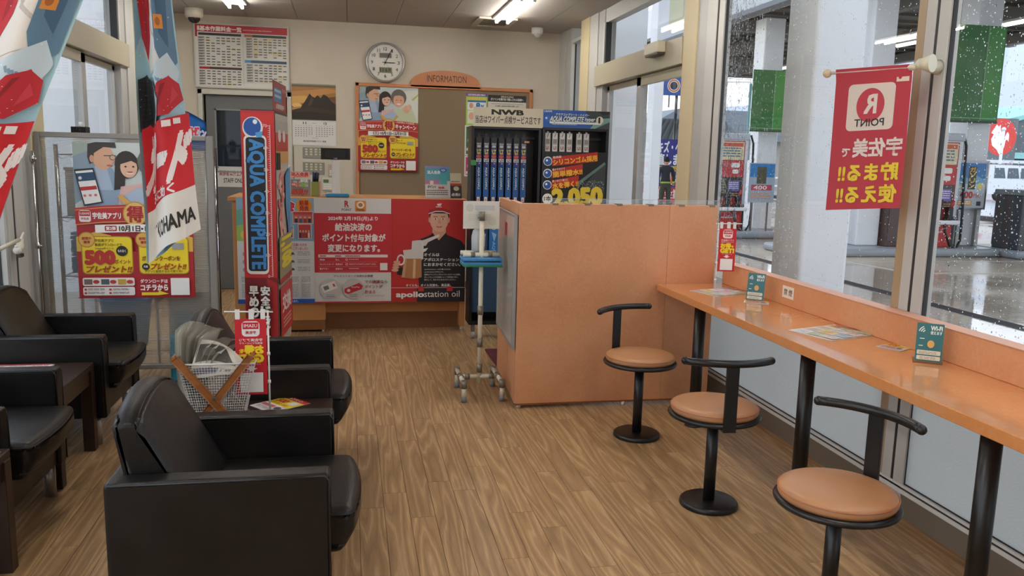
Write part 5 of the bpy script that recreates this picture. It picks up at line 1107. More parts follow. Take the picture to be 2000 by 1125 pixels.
tag(c.build('results_poster', None, (-.868, 6.742, 1.087), (0, 0, 0)), 'leftmost poster on the reception counter, lottery results with small photos and blue foot', 'poster')
# middle poster
c = Canvas(60.7, 84.5, .01, 'dcdad6'); c.text('R', 24, 2.2, 3.0, 4.4, 'b0282e', .05).rect(23.6, 7.1, 3.8, .35, 'b0282e').text('POINT', 21.6, 8.2, 7.6, 1.9, '2a2a2a', .015).rrect(32, 1.8, 8.8, 8.8, 1, 'd98a3c').ell(36.4, 5.2, 3, 2.8, 'f0e8dc').ell(36.4, 5.2, 1.8, 1.6, 'b0703c').text('Ponta', 33.4, 8.2, 5.8, 1.6, '3a2a20', .03)
c.rect(0, 12, 60.7, 47.8, 'c42c38').text('2024年 2月19日(月)より', 11, 14.4, 39, 3.8, 'f4eae8', .04).text('給油決済の', 16.4, 20.0, 28.8, 6, 'f4eae8', .05).text('ポイント付与対象が', 6.4, 28.6, 49.6, 6, 'f4eae8', .05).text('変更になります。', 10.6, 37, 41, 6, 'f4eae8', .05)
c.rect(3, 45.2, 55, 2.3, 'ece6e2').fine(4, 45.9, 5, 1.2, 1, 'a05a5a', .8).fine(16, 45.9, 5, 1.2, 1, 'a05a5a', .8).fine(24, 45.9, 12, 1.2, 1, 'a05a5a', .8, .1)
for q, (a, b_) in enumerate((('現金', 'なし'), ('クレジットカード', '変更あり'), ('電子マネー', '変更あり'))):
    y = 48.6+q*3.7; c.text(a, 4, y, 4 if q == 0 else (11 if q == 1 else 7.4), 1.5, 'f0dcd8', .03).text(b_, 16.4, y, 3.2 if q == 0 else 5.6, 1.5, 'f0dcd8', .03).fine(27, y+.1, 22 if q == 1 else 8, 1.5, 2 if q == 1 else 1, 'e0a8a4', .5, .2).rect(3, y+2.6, 47, .18, 'e0a8a4')
    if q < 2: c.ell(25.2, y+.7, .95, .95, 'f0dcd8').ell(25.2, y+.7, .6, .6, 'c42c38')
c.rrect(51.8, 52, 6, 6, .2, 'e8e4e0').text('クレジットカード決済のお客様', 15, 61.6, 31, 1.9, '4a4644', .015)
for cx in (12.2, 30.4): c.ell(cx, 73, 8.4, 8.2, 'c6c4c0', 32)
c.poly([(4.6, 70.4), (15.6, 66.4), (18, 72.2), (7, 76.4)], 'e8e4de').poly([(5.6, 71), (15.2, 67.6), (17, 71.8), (7.6, 75.4)], 'f2eee8').poly([(6.4, 71.4), (10.2, 70), (11.4, 73), (7.6, 74.4)], '77736e').poly([(13.8, 69), (15, 68.6), (16, 71), (14.8, 71.4)], 'c8443c').rrect(24, 70, 13, 6.6, 3.2, 'c02a34').rrect(25.6, 71.4, 3, 3.6, 1.4, 'd8d4d0').text('EneosKey', 29.6, 72.4, 6, 1.4, 'f0d8d4', .02) if 0 else c.poly([(4.6, 70.4), (15.6, 66.4), (18, 72.2), (7, 76.4)], 'e8e4de').poly([(6.4, 71.4), (10.2, 70), (11.4, 73), (7.6, 74.4)], '77736e').poly([(13.8, 69), (15, 68.6), (16, 71), (14.8, 71.4)], 'c8443c').poly([(23.4, 73), (35, 68.2), (38, 70.6), (37, 73.4), (26, 77.4), (23.4, 76)], 'c02a34').ell(26.6, 74.4, 1.3, 1.3, 'd8d4d0').text('EasyPay', 29, 71.0, 6.4, 1.5, 'f0d8d4', .02)
c.text('モバイル', 9.4, 77.4, 5.6, .9, '5a5654').text('DrivePay', 9, 78.8, 6.4, 1.0, '5a5654').text('DrivePay', 27.4, 77.2, 6.4, 1.0, '5a5654').text('EasyPay', 27.8, 78.7, 5.6, 1.0, '5a5654')
c.text('での決済なら', 39.6, 66, 18, 2.6, '4a4644', .02).text('決済', 45.4, 66, 6, 2.7, 'b0303a', .02).text('ポイントが', 39.6, 70, 14, 2.6, 'b0303a', .02).text('が', 51, 70, 2.8, 2.6, '4a4644', .02).text('貯まる', 39.6, 74.2, 8.4, 2.8, 'b0303a', .02).fine(39.6, 78.2, 16, 1.6, 2, 'b5b1ac', .4, .2).rect(0, 83.3, 60.7, 1.2, 'c43a44')
tag(c.build('points_poster', None, (-.277, 6.741, 1.093)), 'middle poster on the reception counter, red block with large white lines of text', 'poster')
# right poster
c = Canvas(60.5, 84.5, .01, 'bf2a2a'); c.poly([(0, 60), (0, 84.5), (60.5, 84.5), (60.5, 36), (56, 32), (44, 28.6), (34, 28.6), (22, 34), (16, 40), (14, 50), (20, 60), (20, 64), (12, 64), (6, 60)], 'bf2a2a')
c.poly([(15, 44), (20, 34), (31, 29.6), (34, 28), (44, 28), (47, 29.6), (57, 33.6), (60.5, 38), (60.5, 72.5), (23, 72.5), (22, 62), (13, 63), (5, 62), (4.6, 56), (12, 56)], '211e20')
c.poly([(33.6, 20), (44.4, 20), (44.6, 30.6), (38.8, 34), (33.4, 30.6)], 'd6a286').poly([(33.4, 27), (38.8, 33.6), (44.6, 27), (45.8, 30), (39, 37.2), (32.2, 30)], '1a1719').poly([(34.6, 26.4), (44, 26.4), (42, 30), (38.8, 33.2), (35.4, 30)], 'cf9a7e')
c.ell(38.9, 16.5, 7.6, 10, 'ddab90', 28).ell(31.2, 16.6, 1.1, 2.4, 'd49e84').ell(46.6, 16.6, 1.1, 2.4, 'd49e84').poly([(31, 16), (30.6, 9), (47.2, 9), (46.8, 16), (45.6, 11.4), (32.4, 11.4)], '2b2321')
c.poly([(30.4, 10.4), (31, 6), (35, 3), (39, 2.4), (43, 3), (46.8, 6), (47.4, 10.4), (42, 8.8), (36, 8.8)], 'c22a2c').poly([(30, 11), (30.8, 8.6), (36, 7), (42, 7), (47, 8.6), (47.8, 11), (42, 9.6), (36, 9.6)], 'a8202a').poly([(30, 11.4), (36, 9.4), (42, 9.4), (47.8, 11.4), (47.4, 11.9), (42, 10.1), (36, 10.1), (30.4, 11.9)], 'e8dcd8').poly([(37, 3.6), (41, 3.2), (40, 5.2), (37.6, 5.4)], 'e8d8d4').fine(36, 5.8, 5, .7, 1, 'e8d8d4', .8, .3)
for x in (35.8, 42): c.ell(x, 16, 1.5, .55, 'f0e4dc').ell(x, 16, .6, .55, '2a1c18').rect(x-1.7, 13.8, 3.4, .45, '3a2a24')
c.poly([(38.6, 16), (39.4, 16), (40.2, 19.6), (38, 19.6)], 'cf987c').poly([(36.2, 21.6), (39, 22.2), (41.8, 21.6), (40.6, 23), (37.4, 23)], 'b8645c')
c.poly([(38.8, 28.4), (27, 33), (24.4, 33.6), (24, 38), (28, 38), (30, 35), (39.4, 30.4)], 'd9cfc8').poly([(17, 34), (24, 33.2), (26.4, 36), (26, 49), (16.6, 49)], 'dedad4').poly([(9.6, 41.6), (16.4, 41), (16.8, 34.4), (24.6, 34), (25, 50), (10.6, 50)], 'd8d2cb').poly([(10.8, 48.6), (24.6, 48.6), (24.8, 64), (18, 65.4), (8.4, 64)], 'b07a4c').poly([(18, 49), (20, 49), (19.6, 64.6), (17.4, 64.6)], 'd6b088').poly([(10.8, 48.6), (12.6, 48.6), (11, 64), (8.4, 64)], 'c99a70')
c.ell(7.8, 49.6, 3.4, 4.6, 'e4e0dc').ell(7.8, 49.6, 2.2, 3.2, 'bf2a2a')
for k in range(4): c.ell(4.6-k*.5, 51.4+k*2.2, 2.9, 1.25, 'd6a286')
c.poly([(25.4, 40.6), (30, 39.6), (28.2, 42.2), (25.8, 43.4)], 'e6e2de').text('オイルは', 26.6, 44, 12.6, 2.5, 'eae6e2', .03).text('アポロステーション', 26.6, 48, 29, 2.6, 'eae6e2', .03).text('におまかせください。', 26.6, 52, 30, 2.7, 'eae6e2', .03)
for q, s_ in enumerate(('apollostation oilを選ぶのは、', 'apollostationの私たち。', '豊富なラインアップからベストなオイルを提案。', '正しいチェックの技術によって高性能に保ち、', '安心して、私たちにおまかせください。')): c.text(s_, 27, 56.8+q*2.15, (22, 16, 30, 28, 26)[q], 1.25, 'd6d2cc', .02)
c.text('オイルも、オイル交換も、高品質。', 12, 69.4, 37, 2.3, 'f0ece8', .02).rect(0, 72.4, 60.5, .35, 'dcd6d0').rect(21, 72.8, 39.5, 11.7, '262325').rect(45.6, 71.6, 5, 4, 'c8302e').rect(22, 71.6, 4.6, 4, 'c8302e').text('apollo', 4.2, 76.0, 22.4, 5.6, 'f2eeea', .05).text('station oil', 27, 75.2, 29.4, 5.2, 'f2eeea', .0)
tag(c.build('oil_poster', None, (.331, 6.741, 1.094)), 'right poster on the reception counter, red with a man in a cap pouring oil', 'poster')
# things on the counter
t = thing('customer_display', 'black customer display on a white column with blue base', 'display', (-.105, 7.15, 1.092)); 
one('stand', t, lambda b: b.box(-.038, -.03, .02, .028, .03, .31, M('e2e0da', .4), .006)); one('screen', t, lambda b: b.box(-.125, -.04, .30, .115, .0, .395, M('16161a', .15), .004)); one('bezel', t, lambda b: b.box(-.09, -.0405, .318, .08, -.0398, .375, M('23252c', .2)))
c = Canvas(3, 1, .01, '16161a'); c.text('NEC', 0, 0, 3, 1, 'b0b0b0', .03); build_nobase(c, 'lettering', t, (-.02, -.0405, .315)); one('base', t, lambda b: b.box(-.085, -.07, 0, .085, .06, .02, M('dddbd4', .4), .004))
t = thing('coin_tray', 'bright blue plastic coin tray in front of the customer display', 'tray', (-.095, 6.93, 1.0925)); one('tray_bottom', t, lambda b: b.box(-.085, -.06, 0, .085, .06, .006, M('2288b8', .35), .002)); one('tray_rim', t, lambda b: (b.box(-.095, -.068, .004, .095, -.058, .024, M('2288b8', .35), .003), b.box(-.095, .058, .004, .095, .068, .024, M('2288b8', .35), .003), b.box(-.095, -.06, .004, -.085, .06, .024, M('2288b8', .35), .003), b.box(.085, -.06, .004, .095, .06, .024, M('2288b8', .35), .003)))
t = thing('pen_stand', 'olive green pen stand on the reception counter', 'stand', (-.27, 6.98, 1.0925)); one('holder', t, lambda b: (b.box(-.034, -.03, 0, .028, .03, .12, M('8b9348', .5), .003), b.box(.028, -.03, 0, .042, .03, .125, M('c89a8a', .5), .002)))
for q in range(4): one('pen', t, lambda b: b.cyl((-.02+q*.012, 0, .12), (-.018+q*.014, .0, .20-q%2*.008), .0065, M(['2b2f5a', '1c1c24', '2b2f5a', '26262c'][q], .3), n=8))
t = thing('acrylic_sign', 'clear acrylic sign with red lettering on the reception counter', 'sign', (-.475, 6.97, 1.0925)); one('panel', t, lambda b: b.box(0, 0, 0, .165, .003, .20, ACRYL)); one('base', t, lambda b: b.box(0, -.02, 0, .165, .05, .003, ACRYL))
c = Canvas(16, 20, .01); c.rrect(0, 0, 15.6, 4.6, .3, 'e4a8a0').text('法人会員', 1, .6, 13.4, 2.7, 'c8302a', .05).fine(3, 3.6, 11, .6, 1, 'c8302a', .8, .2).rect(8.2, 6, 5.4, 2.0, 'e8e4dc').text('7つの', 9.4, 6.4, 3, 1.2, '5a5a55').rect(1, 9, 3.4, 3, 'b83a38').text('特典', 1.3, 9.4, 2.8, 2, 'f0d8d4', .03).ell(6.2, 10.6, 1.3, 1.3, 'd86a58').rrect(8.6, 9, 3.6, 2.8, .6, '7fbf4a').text('必見!?', 1, 14, 12.6, 4.6, 'c8302a', .06); build_nobase(c, 'lettering', t, (.004, -.001, .198))
t = thing('tablet_stand', 'white cardboard stand with blue printed strip beside the red tower', 'stand', (-.56, 6.95, 1.0925)); one('card', t, lambda b: b.box(-.02, .01, 0, .09, .014, .25, M('e4e2dc', .5))); c = Canvas(6, 22, .01, '8fc4d4'); c.rect(.5, 2, 5, 4, '2f5a8a').rect(.5, 7, 5, 4, 'b8c8e8').ell(3, 14.5, 2.2, 2.6, '2f6a9a').rect(0, 19, 6, 2, 'b8302a'); c.build('print', t, (-.01, .004, .24))
t = thing('control_box', 'small grey box with keys behind the acrylic sign', 'box', (-.40, 7.2, 1.0925)); one('case', t, lambda b: b.box(-.08, -.03, 0, .08, .03, .13, M('9a9a94', .5), .004))
for i in range(3):
    for j in range(2): one('key', t, lambda b: b.box(-.06+i*.045, -.034, .07+j*.028, -.028+i*.045, -.03, .09+j*.028, M('cfd2cc', .4)))
t = thing('brochure_holder', 'clear slanted holder with blue leaflets at the right end of the reception counter', 'holder', (.78, 6.98, 1.0925)); one('tray', t, lambda b: (b.box(-.15, -.06, 0, .15, .07, .004, ACRYL), b.box(-.15, -.062, 0, .15, -.058, .03, ACRYL)))
def slant(cv, name, lab, x, y, rz=0):
    s_ = thing('brochure', lab, 'leaflet', (x, y, 1.098), rz); cv.build('printed_sheet', s_, (-cv.w*cv.sc/2, .10, cv.h*cv.sc*.93), (-.33, 0, 0)); return s_
c = Canvas(21, 28, .01, 'dcd8d4'); c.rect(0, 0, 21, 13, '5aa2b4').rect(0, 0, 21, 2, '8a8fc0').text('法人会員', 2, 4, 11, 3, 'f0f4f4', .05).ell(15.4, 3.6, 3, 1.8, '3a5fae').ell(15.4, 3.6, 2, 1.1, 'a8c0e4').rect(12.4, 7, 6, 9, '4fb0b4').rect(0, 12, 12, 4, 'b07aa0').rect(4, 13, 3, 3, 'e8dcc8').text('ポイント', 2, 17, 7, 2.4, '3a2a28', .06).text('特典', 11, 18, 5, 2, 'c8403a', .05).fine(1, 21, 18, 5, 3, '6a6462', .5, .1)
slant(c, 'b', 'blue brochure sheet in the clear holder on the reception counter', .73, 6.93, 0)
c = Canvas(9.5, 22, .01, 'e0d6b8'); c.rect(0, 9, 9.5, 13, '4a4248').rect(0, 9, 9.5, 2, 'c8503a').ell(5, 13.6, 2.4, 2, 'd8d0b4').text('必見!!', 1, 17.6, 7, 2.6, 'eae4dc', .06).fine(1, 7, 7, 1, 1, 'c8603a', .8, .2)
slant(c, 'b', 'narrow cream and dark brochure at the right of the clear holder', .885, 6.92, 0)
# ================================================================== WIPER RACKS
RB = mottled('rack_black', '141314', '1c1b1c', 20, .35)
def rack_body(t, w, d, h):
    one('side_panel', t, lambda b: b.box(0, 0, .12, .022, d, h, RB, .002, 1)); one('side_panel', t, lambda b: b.box(w-.022, 0, .12, w, d, h, RB, .002, 1)); one('back_panel', t, lambda b: b.box(.022, d-.015, .12, w-.022, d, h, RB)); one('top_panel', t, lambda b: b.box(.022, .0, h-.02, w-.022, d-.015, h, RB)); one('bottom_panel', t, lambda b: b.box(.022, 0, .12, w-.022, d-.015, .15, RB))
    for z in (.62, 1.08): one('shelf_rail', t, lambda b: b.box(.022, .01, z-.015, w-.022, d-.02, z, RB))
    one('hook_rail', t, lambda b: b.box(.022, d-.05, h-.09, w-.022, d-.04, h-.07, M('3a3a3a', .4)))
    for x in (.04, w-.04):
        c_ = one('caster', t, lambda b: (b.box(x-.015, .03, .06, x+.015, .07, .12, STEEL), b.cyl((x-.012, .05, .03), (x+.012, .05, .03), .03, M('9a9a98', .4), n=16)))
RK1 = thing('wiper_rack', 'black wiper rack with white header board and seven blue packs', 'rack', (.925, 6.38, 0), 0, 'wiper blade racks'); rack_body(RK1, .55, .20, 1.68)
c = Canvas(54.5, 14.5, .01, 'd6cdb4'); c.text('NWB', 14.5, 1.6, 24.5, 3.6, '1e1a18', .06).text('当店はワイパー点検サービス店です', 1.6, 6.2, 51.4, 5.8, '1e1a18', .015); c.build('header_board', RK1, (.01, -.004, 1.822))
one('tape', RK1, lambda b: b.box(-.004, -.003, 1.38, .04, -.001, 1.42, M('3f8a4a', .4))); one('lower_print', RK1, lambda b: b.box(.025, .02, .22, .33, .03, .60, M('26425a', .5)))
one('price_tag', RK1, lambda b: b.box(.42, .02, 1.56, .46, .024, 1.575, M('c89070', .4), .002))
RK2 = thing('wiper_rack', 'black wiper rack with blue header board and large yellow price sheet', 'rack', (1.485, 6.38, 0), 0, 'wiper blade racks'); rack_body(RK2, .54, .20, 1.685)
c = Canvas(54, 13.5, .01, '2a5aa8'); c.poly([(34, 0), (54, 0), (54, 13.5), (40, 13.5)], '3a4448').poly([(44, 6), (54, 5), (54, 8), (42, 13.5), (38, 13.5)], '7aa294').poly([(44, 0), (54, 0), (54, 2), (48, 3)], '22262a').text('USAMI', .6, .6, 6, 1.2, 'e0e8f0', .03).text('アクアコンプリート・ハイパー', 10, 2.4, 27, 1.8, 'f0f4f4', .03).ell(3.4, 7, 2.6, 2.6, '2f6ac0').ell(2.4, 6.4, .8, .8, 'f0f4f8').rrect(5, 8.8, 42, 1.6, .6, 'e8ecec').text('AQUA COMPLETE', 5.4, 4.8, 27, 4.6, 'dce8e4', .05, 0, .25, '1a2a38', .1).text('hyper', 33.6, 5, 8, 4, 'dce8e4', .04, 0, .2, '1a2a38', .08).ell(45.6, 7, 3, 3, 'e4dcc0').rect(44.4, 4.8, 1.6, 4.4, '2a2a2a').fine(7, 10.6, 20, .8, 1, 'c0ccd4', .7, .1)
c.build('header_board', RK2, (0, -.004, 1.82))
c = Canvas(50, 62, .01, '171717', thick=.0008); 
c.poly([(48, 8), (50, 9), (50, 32), (22, 40), (28, 32)], '3a3f3e').poly([(49, 7.4), (50, 9), (31, 24), (26, 27), (24, 26)], '5c7a72')
R = random.Random(9); c.rects([(26+R.random()*23, 22+R.random()*14, .35+R.random()*.4, .3+R.random()*.3) for _ in range(200)], '9aa4a0')
for q, (a, b_, y, w) in enumerate((('最高級', 'シリコンゴム採用', 3, 36), ('動かすだけで', '簡単撥水!!', 12.5, 24), ('驚くほどに強力に', '水を弾く!!', 21.5, 21))):
    c.ell(2.6, y+4.6, 3.6, 3.6, 'e8ecf0').ell(2.6, y+4.8, 3.0, 3.0, '2a5aa0').ell(1.8, y+4, .9, .9, 'f0f4f8').poly([(6, y+1.4), (w+7, y-3.4), (w+7, y+4), (6, y+8.4)], 'b8281e').text(a, 6.4, y+.8, 7+q*3, 1.8, 'f0c8b8', .03, 0, 0, None, 0, -.12).text(b_, 6.6, y+3.2, w, 4.6, 'f0b82c', .05, 0, 0, None, 0, -.12)
c.ell(3, 37, 4.2, 4.2, 'f0ece0').text('1本', .4, 35, 5.2, 3.6, '1a1a1a', .05).text('¥', .6, 42, 5, 6.6, 'e8c93c', .06).text('2,050', 7, 30, 40, 15, 'e8c93c', .07, 0, 0, 'f4efc0', .02, -.06)
ps = thing('price_sheet', 'black price sheet with big yellow numerals on the right wiper rack', 'poster', (1.505, 6.374, 1.50)); c.build('printed_sheet', ps)
RK3 = thing('wiper_rack', 'red and black tower rack left of the counter, sign with blue vertical lettering', 'rack', (-.678, 5.6, 0), 0, 'wiper blade racks')
b = B()
c3 = Canvas(21, 166, .01, 'a8262a', thick=.002)
c3.rect(0, 1.5, 21, 108, 'c02a28').rect(0, 108, 21, 58, '7c1c1e').poly([(14, 108), (21, 112), (21, 166), (17, 166)], 'a8262a').poly([(0, 118), (4, 122), (3, 166), (0, 166)], 'a02428')
for x_, y_ in ((4, 122), (16, 130), (5, 141), (15, 118), (3, 158)): c3.ell(x_, y_, 1.6, 1.6, 'b05030')
c3.ell(7.4, 11, 6.4, 7, 'e8e2da', 24).rrect(1.6, 15.6, 14.2, 90, 3, 'e8e2da').ell(7.2, 10.4, 5.4, 5.8, '1f4f9e', 24).ell(9, 7.2, 1.4, 1.5, 'f0f4f8').poly([(9, 14), (13.6, 13), (13, 17.4), (9.4, 16.6)], '4a9ad0')
c3.rrect(2.8, 17, 12, 86.6, 2, '12161c').text('AQUA COMPLETE', 3.6, 18.4, 10.2, 83.6, '3b86c8', .05, 1, 0, '0c0e12', .10)
vs, fs, bb = glyphs('AQUA COMPLETE', .07)
hi = [(3.6+((q-bb[1])/(bb[3]-bb[1]))*10.2, 18.4+((p-bb[0])/(bb[2]-bb[0]))*83.6) for p, q in vs]
c3.add([(3.6+(x-3.6)*.42, y) for x, y in hi], fs, '7fc0e0') if 0 else None
c3.rect(18.0, 9, .35, 98, 'e8d8d4')
for q in range(71):
    y = 107-q*1.39; l = 1.8 if q % 10 == 0 else (1.3 if q % 5 == 0 else .8); c3.rect(18.3-l, y-.12, l, .26, 'e8d8d4')
    if q % 10 == 0: c3.text(str(q), 14.2-(0 if q else -1), y-1.1, 2.6 if q else 1.1, 2.0, 'e8d8d4', .0)
c3.vtext('早めの交換を!', 3.4, 113, 5.6, 50, 'e4e0dc', .06, '1a1012', .13).vtext('安全ドライブの為', 10.8, 113, 5.6, 53, 'e4e0dc', .06, '1a1012', .13)
RK3.rotation_euler[2] = -math.radians(4.5)
c3.build('side_print', RK3, (0, -.003, 1.705))
one('cabinet', RK3, lambda b: (b.box(0, 0, .12, .21, .54, 1.71, RB, .002, 1),))
for y_, z in ((.05, .06), (.49, .06)): one('caster', RK3, lambda b: (b.box(.09, y_-.015, .06, .12, y_+.015, .12, STEEL), b.cyl((.09, y_, .03), (.12, y_, .03), .03, M('9a9a98', .4), n=16)))
c = Canvas(52, 156, .01, 'b8b2a8', thick=.001); R = random.Random(21)
c.rect(0, 4, 52, 12, 'a8a8a4').rect(0, 12, 52, 14, 'b03a38').ell(16, 14, 6, 4, 'd8d0cc').ell(34, 14, 6, 4, 'd8d0cc').rect(0, 24, 52, 8, 'c89a5a')
for q in range(26): c.ell(6+R.random()*20, 34+q*1.8, 5, 2.4, R.choice(['c86a68', 'd8908c', 'b85a58', 'd8b0a0']))
c.poly([(30, 40), (52, 34), (52, 90), (40, 80), (30, 60)], '4a8ab8').rect(0, 80, 52, 30, '8a8a6a').text('1,100', 6, 82, 44, 20, 'e0d03c', .08, 1).rect(0, 108, 52, 4, 'a02a2c').rect(0, 114, 52, 34, 'b8322e').text('交換', 8, 120, 36, 12, 'e8dcd8', .05).fine(10, 136, 34, 8, 3, 'd8a09c', .5)
c.build('front_print', RK3, (.213, .01, 1.69), (0, 0, PI/2))
one('lower_print', RK3, lambda b: b.box(.211, .02, .12, .214, .52, .14, M('c8b030', .5)))
for z in (.62, 1.33): one('latch', RK3, lambda b: b.box(.212, .02, z, .222, .14, z+.11, M('1a1012', .5), .002))
c = Canvas(54, 19, .01, '8a2a2a', thick=.003); c.rect(4, 4, 30, 9, '3a6a9a').fine(6, 5, 26, 7, 2, 'a8c4d8', .5, .2).text('点検実施中', 10, 14, 34, 3.4, 'd8d0c8', .04).text('ワイパー', 36, 3, 16, 3, 'e8b0a8', .03); c.build('header_board', RK3, (.205, .0, 1.90), (0, 0, PI/2))
# wiper packs
def pack_canvas(kind):
    c = Canvas(4.3, 50 if kind == 0 else 15, .01, '26306e' if kind == 0 else 'c9c6c2', thick=.018)
    if kind == 0:
        c.rect(0, 0, 4.3, 4, '2a2a2c').rect(.2, 3.8, 3.9, 4.6, '4a4a4c').text('UR-A1', .5, 4.4, 3.2, 1.1, 'dcdcd8', .02).rect(.8, 6, 2.7, 1.8, 'b8b8b4').text('リヤ', .5, 9, 3.3, 2.2, 'd8d84a', .06).text('専用', .9, 11.4, 2.5, 1.6, 'd8b84a', .05).ell(2.15, 14.6, 1.9, 1.2, 'c84a48').rect(.2, 16.2, 3.9, 2.6, 'd8d4cc').text('U1', 1, 16.5, 2.4, 1.9, '1a1a1a', .06).ell(2.3, 20.4, 1.3, 1.4, '3a3a8a').ell(2.6, 20, .35, .35, 'f0f0f4').rect(.3, 23, .5, 22, '2f86b8').rect(3.6, 19, .4, 26, '2f86b8').text('AQUA COMPLETE', 1.3, 23, 1.7, 20, 'b8c8dc', .06, 1).rect(0, 40, 4.3, 6, '1f5a9a').rect(1, 46, 2.3, 3.6, 'e0d8cc').poly([(1.4, 49), (2.15, 46.6), (2.9, 49)], 'c87a3a')
    else:
        c.rect(.3, .4, 3.7, 4, 'dcd8d2').poly([(2.4, .6), (2.8, .8), (1.9, 3.4), (1.5, 3.2)], '2a2422').rect(.3, 4.8, 3.7, 4.4, 'b8b5b0').fine(.7, 5.2, 2.9, 3.4, 4, '55524e', .5).rect(.3, 9.6, 3.7, 5, 'dcd6d0').text('U1', 1, 10.4, 2.3, 2.6, '8a3a3a', .05)
    return c
cs = ['first', 'second', 'third', 'fourth', 'fifth', 'sixth', 'seventh']
pc = None
for k in range(7):
    t = thing('wiper_pack', '%s blue wiper blade pack from the left in the white-headed rack' % cs[k], 'pack', (.968+k*.0592, 6.42, 1.595), 0, 'blue wiper packs in the left rack')
    if pc is None: o = pack_canvas(0).build('package', t); pc = o
    else: o = pc.copy(); COL.objects.link(o); o.parent = t
    one('hang_tab', t, lambda b: (b.box(.014, .008, 0, .029, .010, .03, M('2a2422', .4)),))
pc = None
for k in range(6):
    t = thing('wiper_pack', '%s grey hanging wiper pack from the left in the blue-headed rack' % cs[k], 'pack', (1.515+k*.059+(k > 3)*.02, 6.42, 1.645), 0, 'grey wiper packs in the right rack')
    if pc is None: o = pack_canvas(1).build('package', t); pc = o
    else: o = pc.copy(); COL.objects.link(o); o.parent = t
    one('hang_tab', t, lambda b: b.box(.014, .004, 0, .029, .006, .012, M('d8d4ce', .4)))
for k in range(2):
    t = thing('wiper_pack', ['large dark blue wiper pack low in the left rack, behind the pipe stand', 'large pale blue wiper pack low in the left rack, behind the pipe stand'][k], 'pack', (1.0+k*.085, 6.43, 1.02), 0, 'long wiper packs low in the left rack')
    c = Canvas(7.4, 38, .01, ['1f3a5a', '2a6aa8'][k], thick=.02); c.ell(3.7, 6, 2.2, 2.4, 'c0ccd8').ell(3.7, 6, 1.7, 1.9, '26486a').ell(3.7, 12, 2.2, 2.4, 'c0ccd8').ell(3.7, 12, 1.7, 1.9, '26486a').poly([(2, 16), (6, 18), (4, 24)], '8ab4d0').text('AQUA', 2.4, 24, 2.6, 12, '6fb4e0', .05, 1); c.build('package', t); one('hang_tab', t, lambda b: b.box(.03, .006, 0, .045, .008, .03, M('2a2422', .4)))
# ================================================================== PARTITION AND THINGS BEHIND IT
t = thing('partition', 'grey-framed translucent ribbed partition behind the left armchairs', 'partition', (-1.79, 5.30, 0))
PF = M('8a8682', .45, .2)
for x0, x1 in ((0, .028), (.945, .985)): one('frame_post', t, lambda b: b.box(x0, -.015, .0, x1, .02, 1.53, PF, .003, 1))
one('frame_rail', t, lambda b: b.box(.028, -.015, 1.50, .945, .02, 1.53, PF, .003, 1)); one('frame_rail', t, lambda b: b.box(.028, -.015, .10, .945, .02, .13, PF, .003, 1)); one('mid_bar', t, lambda b: b.box(.62, .006, .13, .632, .02, .62, PF))
def ribs(b):
    n = 170; pr = []
    m = bpy.data.materials.get('ribbed_panel') or RIBM
    b.grid(1, n*2, lambda u, v: Vector((.028+u*.917, .002+.0016*((int(round(v*n*2))) % 2), .13+v*1.37)), m, False)
RIBM = frosted('ribbed_panel', 'c6c6c2', .66, 30, .05)
tag(one('ribbed_panel', t, ribs), None)
for x in (.02, .95): one('foot', t, lambda b: b.box(x-.02, -.16, 0, x+.03, .20, .02, PF, .003, 1))
cp = campaign().build('campaign_poster', None, (-1.585, 5.275, 1.478)); cp.scale = (1.07, 1, 1.07)
tag(cp, 'red and yellow campaign poster fixed to the translucent partition', 'poster')
t = thing('coat_pole', 'shiny chrome pole standing beside the left post of the partition', 'pole', (-1.775, 5.20, 0)); one('pole', t, lambda b: b.cyl((0, 0, .02), (0, 0, 1.42), .009, CHROME)); 
for z in (.42, .86, 1.36): one('collar', t, lambda b: (b.cyl((0, 0, z), (0, 0, z+.035), .0145, CHROME), b.cyl((0, 0, z+.015), (.025, 0, z+.015), .006, CHROME)))
one('base', t, lambda b: b.lathe((0, 0, 0), [(.001, 0), (.03, 0), (.03, .012), (.012, .02)], CHROME, 20))
t = thing('wire_shelf', 'chrome wire shelf seen blurred through the partition', 'shelf', (-1.74, 5.45, 0))
for x in (0, .86):
    for y in (0, .33): one('post', t, lambda b: b.cyl((x+.012, y, 0), (x+.012, y, 1.46), .0125, CHROME, n=12))
for z in (.18, .66, 1.02, 1.40):
    sh = one('shelf_frame', t, lambda b: (b.tube([(.012, 0, z), (.87, 0, z), (.87, .33, z), (.012, .33, z), (.012, 0, z)], .004, CHROME, 6), b.tube([(.012+.86*q/24, 0, z-.004-.022*(q % 2)) for q in range(25)], .0025, CHROME, 4)))
    b = B(); [b.cyl((.03+q*.034, 0, z), (.03+q*.034, .33, z), .0018, CHROME, n=4) for q in range(25)]; b.build('wire_deck', sh)
TB2 = mottled('faded_blue_towel', '5f94c4', '6aa0ce', 40, .95, .3, 150)
towel('towel_stack', 'stack of folded blue towels on the wire shelf behind the partition', -1.50, 5.62, .67, .38, .28, 14, (TB2,), 6)
t = thing('storage_box', 'white storage box on the shelf above the blue towels', 'box', (-1.52, 5.62, 1.025)); one('box_body', t, lambda b: b.box(-.18, -.13, 0, .18, .13, .28, M('d4d4d0', .6), .01)); one('box_lid', t, lambda b: b.box(-.185, -.135, .28, .185, .135, .30, M('c4c4c0', .6), .005))
